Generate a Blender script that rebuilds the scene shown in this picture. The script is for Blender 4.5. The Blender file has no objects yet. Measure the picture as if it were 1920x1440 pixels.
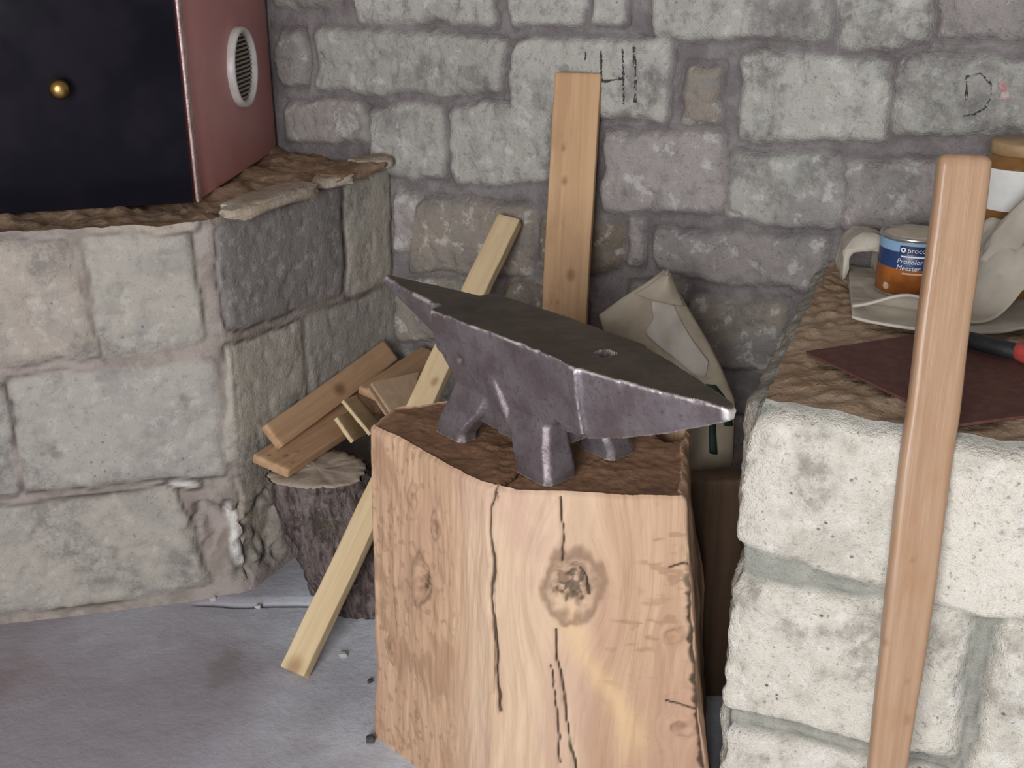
import bpy, bmesh, math, random
import numpy as np
from mathutils import Vector, Matrix

# ------------------------------------------------------------------ camera, light, exposure
scene = bpy.context.scene
COL = scene.collection

cam_data = bpy.data.cameras.new('camera')
cam_data.sensor_width = 36.0
cam_data.lens = 40.3
cam_data.clip_start = 0.05
cam = bpy.data.objects.new('camera', cam_data)
cam.location = (0, 0, 1.3)
cam.rotation_euler = (math.radians(68), 0, 0)
COL.objects.link(cam)
scene.camera = cam

world = bpy.data.worlds.new('dim_workshop_air')
world.use_nodes = True
bg = world.node_tree.nodes['Background']
bg.inputs['Color'].default_value = (0.96, 0.91, 0.92, 1)
bg.inputs['Strength'].default_value = 0.235
scene.world = world

def area(name, loc, target, sx, sy, power, color):
    l = bpy.data.lights.new(name, 'AREA')
    l.shape = 'RECTANGLE'; l.size = sx; l.size_y = sy; l.energy = power; l.color = color
    o = bpy.data.objects.new(name, l)
    o.location = loc
    o.rotation_euler = (Vector(target) - Vector(loc)).to_track_quat('-Z', 'Y').to_euler()
    COL.objects.link(o)
    return o

# daylight through the open doorway behind the camera
area('doorway_daylight', (-0.80, -1.5, 1.30), (0.10, 1.7, 0.45), 1.2, 1.5, 104, (0.985, 0.985, 1.0))

scene.view_settings.view_transform = 'Standard'
scene.view_settings.look = 'None'
scene.view_settings.exposure = 0.0
scene.view_settings.gamma = 1.0
scene.view_settings.use_curve_mapping = False

# ------------------------------------------------------------------ noise
def _hash(i, j, k, seed):
    n = (i.astype(np.int64) * 374761393 + j.astype(np.int64) * 668265263 + k.astype(np.int64) * 1274126177 + seed * 974711) & 0xffffffff
    n = ((n ^ (n >> 13)) * 1274126177) & 0xffffffff
    n = n ^ (n >> 16)
    return (n & 0xffffff) / float(0xffffff)

def vnoise(x, y, z=0.0, seed=0):
    x, y, z = np.broadcast_arrays(np.asarray(x, float), np.asarray(y, float), np.asarray(z, float))
    xi, yi, zi = np.floor(x), np.floor(y), np.floor(z)
    fx, fy, fz = x - xi, y - yi, z - zi
    fx = fx * fx * (3 - 2 * fx); fy = fy * fy * (3 - 2 * fy); fz = fz * fz * (3 - 2 * fz)
    r = 0
    for a in (0, 1):
        for b in (0, 1):
            for c in (0, 1):
                w = (fx if a else 1 - fx) * (fy if b else 1 - fy) * (fz if c else 1 - fz)
                r = r + w * _hash(xi + a, yi + b, zi + c, seed)
    return r * 2 - 1

def fbm(x, y, z=0.0, seed=0, oct=4):
    r = 0; a = 1.0; f = 1.0
    for o in range(oct):
        r = r + a * vnoise(np.asarray(x) * f, np.asarray(y) * f, np.asarray(z) * f, seed + o * 17)
        a *= .5; f *= 2.03
    return r

def sstep(a, b, x):
    t = np.clip((x - a) / (b - a), 0, 1)
    return t * t * (3 - 2 * t)

# ------------------------------------------------------------------ mesh helpers
def mesh_from(name, verts, faces, smooth=True):
    me = bpy.data.meshes.new(name)
    me.from_pydata([tuple(v) for v in verts], [], faces)
    me.polygons.foreach_set('use_smooth', [smooth] * len(me.polygons))
    me.update()
    return me

def add_attr(me, name, data):
    data = np.asarray(data, np.float32)
    if data.ndim == 1:
        a = me.attributes.new(name, 'FLOAT', 'POINT'); a.data.foreach_set('value', data)
    else:
        a = me.attributes.new(name, 'FLOAT_COLOR', 'POINT')
        if data.shape[1] == 3:
            data = np.concatenate([data, np.ones((len(data), 1), np.float32)], 1)
        a.data.foreach_set('color', data.ravel())

def grid_faces(ny, nx, wrap=False, off=0):
    j, i = np.meshgrid(np.arange(ny - 1), np.arange(nx if wrap else nx - 1), indexing='ij')
    i2 = (i + 1) % nx
    f = np.stack([j * nx + i, j * nx + i2, (j + 1) * nx + i2, (j + 1) * nx + i], -1).reshape(-1, 4) + off
    return f.tolist()

def link(name, me, material, parent=None, loc=None):
    o = bpy.data.objects.new(name, me)
    for m in (material if isinstance(material, (list, tuple)) else [material]):
        me.materials.append(m)
    if loc is not None:
        o.location = loc
    COL.objects.link(o)
    if parent is not None:
        o.parent = parent
        o.matrix_parent_inverse = parent_matrix(parent).inverted()
    return o

def parent_matrix(p):
    m = Matrix.Translation(p.location) @ p.rotation_euler.to_matrix().to_4x4()
    if p.parent is not None:
        m = parent_matrix(p.parent) @ p.matrix_parent_inverse @ m
    return m

def tag(o, label=None, cat=None, group=None, kind=None):
    if label: o['label'] = label
    if cat: o['category'] = cat
    if group: o['group'] = group
    if kind: o['kind'] = kind
    return o

def thing(name, loc, label, cat, group=None):
    o = bpy.data.objects.new(name, None)
    o.empty_display_size = .05
    o.location = loc
    COL.objects.link(o)
    return tag(o, label, cat, group)

def loft(name, rings, caps=(True, True), smooth=True):
    R = np.asarray(rings, float)
    n, m = R.shape[:2]
    f = grid_faces(n, m, wrap=True)
    if caps[0]: f.append(list(range(m))[::-1])
    if caps[1]: f.append([(n - 1) * m + i for i in range(m)])
    return mesh_from(name, R.reshape(-1, 3), f, smooth)

def lathe(name, profile, seg=40, center=(0, 0, 0), caps=(True, True)):
    a = np.linspace(0, 2 * np.pi, seg, endpoint=False)
    rings = [np.stack([r * np.cos(a), r * np.sin(a), np.full(seg, z)], 1) + np.array(center) for r, z in profile]
    return loft(name, rings, caps)

def sharp(me, deg=35):
    me.set_sharp_from_angle(angle=math.radians(deg))
    return me

def rounded_rect(w, t, r, step=.004):
    pts = []
    nx = max(2, int((w - 2 * r) / step)); ny = max(2, int((t - 2 * r) / step))
    x = w / 2; y = t / 2
    for i in range(nx): pts.append((-x + r + (w - 2 * r) * i / nx, -y))
    for a in (-90, -60, -30): pts.append((x - r + r * math.cos(math.radians(a)), -y + r + r * math.sin(math.radians(a))))
    for i in range(ny): pts.append((x, -y + r + (t - 2 * r) * i / ny))
    for a in (0, 30, 60): pts.append((x - r + r * math.cos(math.radians(a)), y - r + r * math.sin(math.radians(a))))
    for i in range(nx): pts.append((x - r - (w - 2 * r) * i / nx, y))
    for a in (90, 120, 150): pts.append((-x + r + r * math.cos(math.radians(a)), y - r + r * math.sin(math.radians(a))))
    for i in range(ny): pts.append((-x, y - r - (t - 2 * r) * i / ny))
    for a in (180, 210, 240): pts.append((-x + r + r * math.cos(math.radians(a)), -y + r + r * math.sin(math.radians(a))))
    return np.array(pts)

def board(name, base, top, facing, w, t, material, parent=None, knots=(), widths=None, rad=.0022, bow=0.0, seed=1, step=.008):
    """a sawn board whose broad face looks along `facing`; base and top are the centres of its two ends"""
    base = Vector(base); top = Vector(top)
    z = (top - base); L = z.length; z.normalize()
    y = -Vector(facing); y = (y - z * y.dot(z)).normalized()
    x = y.cross(z)
    sec = rounded_rect(w, t, rad)
    n = max(6, int(L / step))
    zs = np.concatenate([[0, rad * .4], np.linspace(rad, L - rad, n), [L - rad * .4, L]])
    ins = np.concatenate([[rad, rad * .4], np.zeros(n), [rad * .4, rad]])
    rings = []
    for zz, k in zip(zs, ins):
        s = sec.copy()
        s[:, 0] *= (w - 2 * k) / w; s[:, 1] *= (t - 2 * k) / t
        if widths is not None:
            s[:, 0] *= np.interp(zz / L, [a for a, b in widths], [b for a, b in widths])
        s[:, 0] += .0008 * fbm(zz * 9, seed, 0, seed) + bow * math.sin(math.pi * zz / L)
        s = s + .0004 * np.stack([fbm(s[:, 0] * 200, s[:, 1] * 200, zz * 25, seed + 3), fbm(s[:, 0] * 200, s[:, 1] * 200, zz * 25, seed + 5)], 1)
        rings.append(np.column_stack([s, np.full(len(s), zz)]))
    R = np.array(rings)
    me = loft(name, R)
    V = R.reshape(-1, 3)
    k = np.zeros(len(V))
    for (kx, kz, kr) in knots:
        d = np.sqrt(((V[:, 0] - kx) / kr) ** 2 + ((V[:, 2] - kz) / (kr * 1.35)) ** 2)
        k = np.maximum(k, .8 * np.clip(1.3 - d, 0, 1) * (V[:, 1] < 0))
    add_attr(me, 'knot', k)
    sharp(me, 50)
    o = link(name, me, material)
    M = Matrix((x, y, z)).transposed().to_4x4(); M.translation = base
    if parent is not None:
        o.parent = parent; o.matrix_parent_inverse = parent_matrix(parent).inverted()
    o.matrix_local = M
    return o

# ------------------------------------------------------------------ material helpers
class NB:
    def __init__(self, name):
        self.m = bpy.data.materials.new(name); self.m.use_nodes = True
        self.nt = self.m.node_tree; self.b = self.nt.nodes['Principled BSDF']
        self._co = None
    def node(self, t, **kw):
        n = self.nt.nodes.new(t)
        for k, v in kw.items(): setattr(n, k, v)
        return n
    def put(self, sock, v):
        if hasattr(v, 'is_linked') or isinstance(v, bpy.types.NodeSocket): self.nt.links.new(v, sock)
        elif isinstance(v, (tuple, list)) and len(v) == 3 and sock.type == 'RGBA': sock.default_value = (*v, 1)
        else: sock.default_value = v
    def co(self, sx=1, sy=1, sz=1):
        if self._co is None: self._co = self.node('ShaderNodeTexCoord').outputs['Object']
        if (sx, sy, sz) == (1, 1, 1): return self._co
        m = self.node('ShaderNodeMapping'); m.inputs['Scale'].default_value = (sx, sy, sz)
        self.nt.links.new(self._co, m.inputs['Vector']); return m.outputs['Vector']
    def noise(self, scale, detail=4, rough=.55, vec=None, dist=0.0):
        n = self.node('ShaderNodeTexNoise'); n.inputs['Scale'].default_value = scale
        n.inputs['Detail'].default_value = detail; n.inputs['Roughness'].default_value = rough; n.inputs['Distortion'].default_value = dist
        self.nt.links.new(vec if vec is not None else self.co(), n.inputs['Vector']); return n.outputs['Fac']
    def voronoi(self, scale, vec=None, feature='F1'):
        n = self.node('ShaderNodeTexVoronoi', feature=feature); n.inputs['Scale'].default_value = scale
        self.nt.links.new(vec if vec is not None else self.co(), n.inputs['Vector']); return n.outputs['Distance']
    def attr(self, name, color=False):
        n = self.node('ShaderNodeAttribute', attribute_name=name); return n.outputs['Color' if color else 'Fac']
    def rng(self, fac, a, b, lo=0.0, hi=1.0):
        n = self.node('ShaderNodeMapRange', interpolation_type='SMOOTHSTEP')
        self.put(n.inputs[0], fac)
        for i, v in enumerate((a, b, lo, hi)): n.inputs[i + 1].default_value = v
        return n.outputs[0]
    def math(self, op, a, b=0.0):
        n = self.node('ShaderNodeMath', operation=op); self.put(n.inputs[0], a); self.put(n.inputs[1], b); return n.outputs[0]
    def mix(self, fac, a, b, mode='MIX'):
        n = self.node('ShaderNodeMix', data_type='RGBA', blend_type=mode)
        self.put(n.inputs[0], fac); self.put(n.inputs[6], a); self.put(n.inputs[7], b); return n.outputs[2]
    def bump(self, h, strength=.3, dist=.01, normal=None):
        n = self.node('ShaderNodeBump'); n.inputs['Strength'].default_value = strength; n.inputs['Distance'].default_value = dist
        self.put(n.inputs['Height'], h)
        if normal is not None: self.put(n.inputs['Normal'], normal)
        return n.outputs['Normal']
    def out(self, color=None, rough=None, normal=None, metal=None, spec=None):
        if color is not None: self.put(self.b.inputs['Base Color'], color)
        if rough is not None: self.put(self.b.inputs['Roughness'], rough)
        if normal is not None: self.put(self.b.inputs['Normal'], normal)
        if metal is not None: self.put(self.b.inputs['Metallic'], metal)
        if spec is not None: self.put(self.b.inputs['Specular IOR Level'], spec)
        return self.m

def mat_stone(name, mortar, mortar2, grey, dark_amt=.55, white=(.5, .5, .47), speck=.5, scale=1.0, bump=.75, pits=.5, white_amt=.55):
    n = NB(name)
    tint = n.attr('tint', True); mask = n.attr('stone'); mark = n.attr('blotch')
    big = n.noise(7 * scale, 5, .62); mid = n.noise(24 * scale, 6, .68); fine = n.noise(130, 4, .7); grain = n.noise(420, 2, .6)
    c = n.mix(n.rng(big, .50, .64, 0, dark_amt), tint, grey)
    c = n.mix(n.rng(mid, .53, .66, 0, dark_amt), c, grey)
    c = n.mix(n.rng(mid, .46, .36, 0, white_amt), c, white)
    c = n.mix(n.rng(fine, .58, .70, 0, speck), c, tuple(v * .45 for v in grey))
    c = n.mix(n.math('MULTIPLY', n.rng(n.voronoi(52), .20, .07), n.rng(n.noise(21, 3, .6), .50, .62, 0, pits)), c, tuple(v * .35 for v in grey))
    c = n.mix(n.math('MULTIPLY', mark, n.rng(n.noise(38, 6, .75), .40, .60, .15, 1)), c, tuple(v * .55 for v in grey))
    mo = n.mix(n.rng(n.noise(16, 5, .65), .4, .62), mortar, mortar2)
    mo = n.mix(n.rng(fine, .55, .72, 0, .4), mo, tuple(v * .6 for v in mortar))
    col = n.mix(mask, mo, c)
    col = n.mix(n.attr('crack'), col, tuple(v * .22 for v in mortar))
    h = n.math('ADD', n.math('MULTIPLY', mid, .8), n.math('ADD', n.math('MULTIPLY', fine, .5), n.math('MULTIPLY', grain, .22)))
    return n.out(col, .93, n.bump(h, bump, .012), spec=.15)

def mat_wood(name, light, dark, knotc, grain=1.0, rough=.62, stain=None, knot_noise=.0, spec=.25):
    n = NB(name)
    g1 = n.noise(1.0, 6, .6, n.co(70 * grain, 70 * grain, 2.6), .6)
    g2 = n.noise(1.0, 3, .6, n.co(320, 320, 7))
    blot = n.noise(14, 4, .6, n.co(1, 1, .45))
    c = n.mix(n.rng(g1, .34, .70, 0, .8), light, dark)
    c = n.mix(n.rng(g2, .5, .75, 0, .28), c, dark)
    c = n.mix(n.rng(blot, .50, .70, 0, .7), c, stain if stain else dark)
    k = n.math('ADD', n.attr('knot'), n.rng(n.noise(38, 2, .5, n.co(1, 1, .55)), .70, .78, 0, knot_noise))
    c = n.mix(n.rng(k, .02, .95, 0, .85), c, knotc)
    h = n.math('ADD', n.math('MULTIPLY', g1, .6), n.math('MULTIPLY', g2, .4))
    return n.out(c, rough, n.bump(h, .22, .004), spec=spec)

def mat_simple(name, col, col2=None, rough=.6, metal=0.0, scale=40, bump=.15, spec=.4, lo=.42, hi=.62):
    n = NB(name)
    f = n.noise(scale, 5, .6)
    c = n.mix(n.rng(f, lo, hi), col, col2 if col2 else tuple(v * .8 for v in col))
    return n.out(c, rough, n.bump(n.noise(scale * 5, 3, .6), bump, .003), metal=metal, spec=spec)

# ------------------------------------------------------------------ materials
WALL_M = mat_stone('whitewashed_wall_stone', (.205, .18, .18), (.285, .26, .255), (.27, .26, .25), .75, (.66, .65, .61))
PIER_M = mat_stone('hearth_block_stone', (.37, .32, .29), (.27, .23, .20), (.27, .255, .245), .42, (.56, .53, .48), .4, 1.5, .40, .6, .4)
BENCH_M = mat_stone('pale_bench_stone', (.35, .35, .305), (.45, .435, .385), (.40, .37, .31), .38, (.86, .84, .79), .65, 1.6, .85, .95)

def mat_ledge(name, a, b, c3):
    n = NB(name)
    big = n.noise(9, 5, .65); mid = n.noise(35, 5, .65); fine = n.noise(150, 3, .6)
    c = n.mix(n.rng(big, .4, .6), a, b)
    c = n.mix(n.rng(mid, .52, .66, 0, .7), c, c3)
    c = n.mix(n.rng(fine, .58, .72, 0, .5), c, tuple(v * .4 for v in a))
    h = n.math('ADD', n.math('MULTIPLY', mid, .7), n.math('MULTIPLY', fine, .4))
    return n.out(c, .95, n.bump(h, .45, .009), spec=.1)
DIRT_M = mat_ledge('brown_dirt', (.33, .225, .145), (.40, .29, .20), (.47, .37, .27))
HEARTH_DIRT_M = mat_ledge('sooty_brown_mortar', (.23, .145, .09), (.31, .21, .14), (.40, .31, .23))

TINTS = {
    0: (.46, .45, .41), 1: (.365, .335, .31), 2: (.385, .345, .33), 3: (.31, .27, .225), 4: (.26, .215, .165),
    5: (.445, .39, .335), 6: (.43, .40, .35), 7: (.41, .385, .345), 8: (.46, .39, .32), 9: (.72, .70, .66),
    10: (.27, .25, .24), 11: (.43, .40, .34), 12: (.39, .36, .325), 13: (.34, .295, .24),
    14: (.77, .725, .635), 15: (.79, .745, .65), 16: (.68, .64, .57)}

BACK_STONES = [
    (-0.290, 1.218, -0.099, 1.221, -0.106, 1.125, -0.301, 1.118, 1),
    (-0.057, 1.222, 0.289, 1.227, 0.288, 1.109, -0.065, 1.095, 0),
    (0.326, 1.228, 0.494, 1.230, 0.497, 1.108, 0.326, 1.100, 0),
    (0.505, 1.230, 0.584, 1.231, 0.589, 1.112, 0.509, 1.108, 0),
    (0.636, 1.232, 0.975, 1.237, 0.990, 1.102, 0.643, 1.085, 0),
    (0.989, 1.238, 1.135, 1.240, 1.153, 1.105, 1.004, 1.098, 0),
    (1.143, 1.240, 1.289, 1.242, 1.307, 1.124, 1.160, 1.117, 2),
    (-0.294, 1.077, -0.209, 1.080, -0.221, 0.948, -0.307, 0.942, 1),
    (0.329, 1.071, 0.679, 1.088, 0.687, 0.948, 0.329, 0.919, 0),
    (0.709, 1.044, 0.785, 1.049, 0.793, 0.945, 0.715, 0.938, 3),
    (0.826, 1.073, 1.096, 1.087, 1.114, 0.947, 0.838, 0.923, 0),
    (1.106, 1.085, 1.359, 1.099, 1.380, 0.974, 1.122, 0.951, 0),
    (-0.298, 0.906, -0.047, 0.924, -0.053, 0.828, -0.308, 0.805, 1),
    (-0.042, 0.919, 0.169, 0.934, 0.165, 0.778, -0.051, 0.755, 0),
    (0.180, 0.930, 0.428, 0.948, 0.430, 0.793, 0.176, 0.765, 0),
    (0.544, 0.913, 0.802, 0.935, 0.814, 0.775, 0.550, 0.742, 2),
    (-0.183, 1.081, 0.313, 1.087, 0.313, 0.959, -0.195, 0.935, 0),
    (0.811, 0.898, 1.025, 0.915, 1.041, 0.771, 0.817, 0.767, 0),
    (1.025, 0.911, 1.207, 0.917, 1.219, 0.799, 1.042, 0.775, 2),
    (0.013, 0.738, 0.095, 0.735, 0.084, 0.597, 0.011, 0.587, 2),
    (0.098, 0.733, 0.385, 0.739, 0.387, 0.580, 0.042, 0.547, 3),
    (0.398, 0.729, 0.593, 0.731, 0.597, 0.630, 0.400, 0.606, 4),
    (0.601, 0.743, 0.646, 0.741, 0.645, 0.637, 0.605, 0.637, 2),
    (0.665, 0.722, 1.029, 0.762, 1.015, 0.648, 0.675, 0.631, 2),
    (0.019, 0.534, 0.249, 0.559, 0.247, 0.393, 0.011, 0.362, 3),
    (0.319, 0.564, 0.517, 0.583, 0.521, 0.457, 0.318, 0.420, 4),
    (0.616, 0.599, 0.757, 0.626, 0.757, 0.536, 0.620, 0.512, 3),
    (0.758, 0.604, 0.956, 0.615, 0.958, 0.483, 0.779, 0.459, 3),
]
HEARTH_FRONT_STONES = [
    (-0.470, 0.789, -0.264, 0.768, -0.235, 0.551, -0.512, 0.548, 5),
    (-0.233, 0.772, -0.045, 0.774, -0.041, 0.560, -0.229, 0.538, 6),
    (-0.397, 0.521, -0.029, 0.516, -0.023, 0.284, -0.402, 0.286, 7),
    (-0.634, 0.513, -0.408, 0.507, -0.418, 0.282, -0.679, 0.280, 7),
    (-0.506, 0.258, -0.131, 0.260, -0.072, 0.031, -0.546, 0.013, 6),
    (-0.235, 0.799, -0.034, 0.809, -0.033, 0.779, -0.233, 0.779, 8),
    (-0.138, 0.275, -0.079, 0.275, -0.080, 0.260, -0.137, 0.260, 9),
    (-0.041, 0.225, -0.027, 0.223, -0.011, 0.054, -0.026, 0.056, 9),
]
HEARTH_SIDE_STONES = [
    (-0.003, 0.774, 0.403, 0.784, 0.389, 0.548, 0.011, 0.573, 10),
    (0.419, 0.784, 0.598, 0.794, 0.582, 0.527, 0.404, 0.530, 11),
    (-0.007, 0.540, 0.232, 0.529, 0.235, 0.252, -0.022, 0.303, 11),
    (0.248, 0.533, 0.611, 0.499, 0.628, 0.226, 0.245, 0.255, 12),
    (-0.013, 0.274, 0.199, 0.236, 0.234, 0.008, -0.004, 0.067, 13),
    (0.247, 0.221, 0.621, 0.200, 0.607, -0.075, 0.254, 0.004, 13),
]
BENCH_FRONT_STONES = [
    (-0.006, 0.706, 0.216, 0.709, 0.226, 0.476, -0.011, 0.505, 14),
    (0.222, 0.711, 0.385, 0.707, 0.411, 0.477, 0.234, 0.472, 14),
    (-0.010, 0.447, 0.302, 0.471, 0.323, 0.242, -0.013, 0.228, 15),
    (0.338, 0.468, 0.447, 0.480, 0.465, 0.228, 0.340, 0.199, 15),
    (-0.013, 0.192, 0.320, 0.219, 0.345, -0.011, -0.002, -0.110, 16),
    (0.333, 0.178, 0.495, 0.204, 0.515, 0.045, 0.355, -0.007, 16),
]

def quad_field(U, V, quads, warp=.009, rad=70.0, edge=.016, seed=3):
    """U, V are 1-D coordinates on the face; returns stone mask, edge distance and tint on the grid"""
    ny, nx = len(V), len(U)
    D = np.full((ny, nx), -1.0); T = np.zeros((ny, nx, 3))
    UU, VV = np.meshgrid(U, V)
    wu = UU + warp * fbm(UU * 13, VV * 13, 0, seed, 4); wv = VV + warp * fbm(UU * 13, VV * 13, 5.3, seed + 9, 4)
    rnd = random.Random(seed)
    for q in quads:
        p = np.array(q[:8]).reshape(4, 2); tint = np.array(TINTS[q[8]]) * rnd.uniform(.92, 1.08)
        lo, hi = p.min(0) - .05, p.max(0) + .05
        i0, i1 = np.searchsorted(U, lo[0]), np.searchsorted(U, hi[0]); j0, j1 = np.searchsorted(V, lo[1]), np.searchsorted(V, hi[1])
        if i1 <= i0 or j1 <= j0: continue
        a, b = wu[j0:j1, i0:i1], wv[j0:j1, i0:i1]
        acc = 0
        for k in range(4):
            s, e = p[k], p[(k + 1) % 4]; d = (e - s) / np.linalg.norm(e - s)
            nrm = np.array([d[1], -d[0]])          # corners run TL, TR, BR, BL: clockwise, inside is on the right
            acc = acc + np.exp(-rad * 2 * ((a - s[0]) * nrm[0] + (b - s[1]) * nrm[1]))
        dist = -np.log(acc) / (rad * 2) + .004
        sub = D[j0:j1, i0:i1]; m = dist > sub
        sub[m] = dist[m]; T[j0:j1, i0:i1][m] = tint
    return D, sstep(-.001, edge * .45, D), T

def crack_line(UU, VV, D, seed):
    return np.exp(-((D + .001) / .0033) ** 2) * sstep(-.6, .25, fbm(UU * 7, VV * 7, 4.4, seed + 31, 2))

def relief(UU, VV, D, mask, depth, bulge, seed):
    h = depth * sstep(-.002, .017, D) - .55 * depth * crack_line(UU, VV, D, seed)
    h = h + bulge * fbm(UU * 8, VV * 8, 1.7, seed, 3) * (.35 + .65 * mask)
    h = h + bulge * .45 * fbm(UU * 34, VV * 34, 2.7, seed + 4, 3)
    h = h - .004 * sstep(.35, .75, fbm(UU * 45, VV * 45, 8.1, seed + 7, 2)) * mask
    return h

def filler(rows, u0, u1, keep, rnd, tints, gap=.018):
    out = []
    for v0, v1 in rows:
        u = u0 + rnd.uniform(0, .2)
        while u < u1:
            w = rnd.uniform(.17, .36)
            if keep(u + w / 2, (v0 + v1) / 2, u, u + w): out.append((u, v1, u + w - gap, v1, u + w - gap, v0 + gap, u, v0 + gap, rnd.choice(tints)))
            u += w
    return out

# ------------------------------------------------------------------ back wall
W0 = np.array([-.285, 2.60, 0]); WD = np.array([.857, -.515, 0]); WN = np.array([-.515, -.857, 0])
rnd = random.Random(11)
rows = [(.0, .17), (.17, .35), (.35, .58), (.58, .755), (.755, .935), (.935, 1.095), (1.095, 1.245), (1.245, 1.42), (1.42, 1.59), (1.59, 1.77), (1.77, 1.95), (1.95, 2.15)]
inside = lambda uc, vc, a, b: not (b > -.33 and a < 1.34 and .36 < vc < 1.24)
wall_quads = BACK_STONES + filler(rows, -2.2, 2.6, inside, rnd, [0, 0, 2, 1, 3])
U = np.concatenate([np.arange(-2.2, -.36, .02), np.arange(-.36, 1.42, .0045), np.arange(1.42, 2.6, .02)])
V = np.concatenate([np.arange(0, .34, .02), np.arange(.34, 1.26, .0045), np.arange(1.26, 2.2, .02)])
D, mask, T = quad_field(U, V, wall_quads, .011, 60, .02, 5)
UU, VV = np.meshgrid(U, V)
Hh = relief(UU, VV, D, mask, .014, .006, 21)
P = W0 + UU[..., None] * WD + VV[..., None] * np.array([0, 0, 1]) + Hh[..., None] * WN
me = mesh_from('wall_back', P.reshape(-1, 3), grid_faces(len(V), len(U)))
add_attr(me, 'stone', mask.ravel()); add_attr(me, 'tint', T.reshape(-1, 3))
blotch = np.maximum(.75 * sstep(.10, .55, fbm(UU * 9, VV * 9, 0, 77, 4)) * sstep(.80, .45, VV), .55 * sstep(.25, .7, fbm(UU * 8, VV * 8, 0, 79, 4))) * mask  # dark blotches, heavier towards the bottom of the wall
add_attr(me, 'blotch', blotch.ravel()); add_attr(me, 'crack', (.25 * crack_line(UU, VV, D, 21)).ravel())
wall_back = link('wall_back', me, WALL_M)
tag(wall_back, 'rough back wall of whitewashed stones in grey mortar', 'wall', kind='structure')

def wall_point(u, v, off=.0015):
    i = np.clip(np.searchsorted(U, u), 1, len(U) - 1); j = np.clip(np.searchsorted(V, v), 1, len(V) - 1)
    h = Hh[j - 1:j + 1, i - 1:i + 1].max()
    return W0 + u * WD + np.array([0, 0, v]) + (h + off) * WN

CHARCOAL_M = mat_simple('charcoal', (.045, .045, .045), (.38, .375, .35), .95, scale=170, lo=.5, hi=.64)
RED_CHALK_M = mat_simple('red_smudge', (.44, .20, .21), (.50, .42, .40), .95, scale=70)
def stroke(name, pts, w, material, seed=0, parent=None):
    pts = np.array(pts, float)
    seg = np.linalg.norm(np.diff(pts, axis=0), axis=1); s = np.concatenate([[0], np.cumsum(seg)])
    n = max(6, int(s[-1] / .003)); t = np.linspace(0, s[-1], n)
    c = np.stack([np.interp(t, s, pts[:, k]) for k in (0, 1)], 1)
    tg = np.gradient(c, axis=0); tg /= np.linalg.norm(tg, axis=1)[:, None]; nn = np.stack([-tg[:, 1], tg[:, 0]], 1)
    rows_ = []
    ww = w * (.75 + .5 * fbm(t * 150, seed, 0, seed + 50, 3))
    for k in np.linspace(-1, 1, 5):
        q = c + nn * (k * ww / 2)[:, None]
        rows_.append([wall_point(a, b, .0012 if abs(k) < 1 else -.001) for a, b in q])
    me = mesh_from(name, np.array(rows_).reshape(-1, 3), grid_faces(5, n))
    return link(name, me, material, parent)
for i, (pts, w) in enumerate([
        ([(.507, 1.067), (.508, 1.045)], .005), ([(.543, 1.066), (.545, 1.02), (.550, 1.008), (.575, 1.013), (.595, 1.018)], .006),
        ([(.590, 1.072), (.592, 1.03), (.594, .968)], .006), ([(.614, 1.077), (.618, 1.03), (.619, .973)], .0095),
        ([(1.222, 1.062), (1.224, 1.045), (1.227, 1.022)], .008),
        ([(1.224, 1.060), (1.243, 1.066), (1.262, 1.050), (1.266, 1.030), (1.258, 1.010), (1.243, .999), (1.226, .995)], .005)]):
    tag(stroke('charcoal_mark', pts, w, CHARCOAL_M, i, wall_back), 'charcoal stroke drawn on a pale stone')
tag(stroke('red_smudge', [(1.277, 1.052), (1.284, 1.042), (1.287, 1.028)], .024, RED_CHALK_M, 9, wall_back), 'faint red smudge on a pale stone')

# ------------------------------------------------------------------ floor
xs = np.concatenate([np.arange(-3.2, -1.25, .05), np.arange(-1.25, .7, .009), np.arange(.7, 3.0, .05)])
ys = np.concatenate([np.arange(-1.6, 1.3, .05), np.arange(1.3, 1.99, .009), np.arange(1.99, 2.04, .0025), np.arange(2.04, 2.3, .009), np.arange(2.3, 4.6, .05)])
XX, YY = np.meshgrid(xs, ys)
Z = .0012 * fbm(XX * 5, YY * 5, 0, 3, 3) + .0005 * fbm(XX * 40, YY * 40, 0, 8, 3) - .004
joint = 2.014 + .004 * fbm(XX * 9, 0, 0, 4, 2)
gr = np.exp(-((YY - joint) / .0042) ** 2) * sstep(-.66, -.62, XX)
Z -= .011 * gr
Z += .006 * sstep(0, .03, YY - joint) * sstep(-.70, -.60, XX)
st = sstep(.55, 1.0, 1.35 - np.sqrt(((XX + .535) / .075) ** 2 + ((YY - 1.80) / .085) ** 2) + .35 * fbm(XX * 22, YY * 22, 0, 61, 4))
left_shade = sstep(.0, 1.0, .42 + .30 * fbm(XX * 3.5, YY * 3.5, 0, 31, 5) + 1.25 * (-.42 - XX))  # shade over the left floor, put into the colour as patchy darkening
rust = np.clip(sstep(.25, .0, np.abs(YY - 1.80 + .05 * fbm(XX * 6, 0, 0, 9))) * sstep(-.75, -1.0, XX) * (.5 + .6 * fbm(XX * 12, YY * 12, 0, 19)), 0, 1)
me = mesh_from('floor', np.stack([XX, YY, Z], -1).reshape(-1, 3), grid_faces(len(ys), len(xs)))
add_attr(me, 'stain', st.ravel()); add_attr(me, 'left_shade', left_shade.ravel()); add_attr(me, 'rust', rust.ravel()); add_attr(me, 'joint', gr.ravel())
n = NB('worn_concrete')
c = n.mix(n.rng(n.noise(6, 6, .65), .38, .64), (.53, .565, .62), (.66, .70, .76))
c = n.mix(n.rng(n.noise(60, 5, .7), .52, .68, 0, .5), c, (.42, .43, .46))
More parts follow.
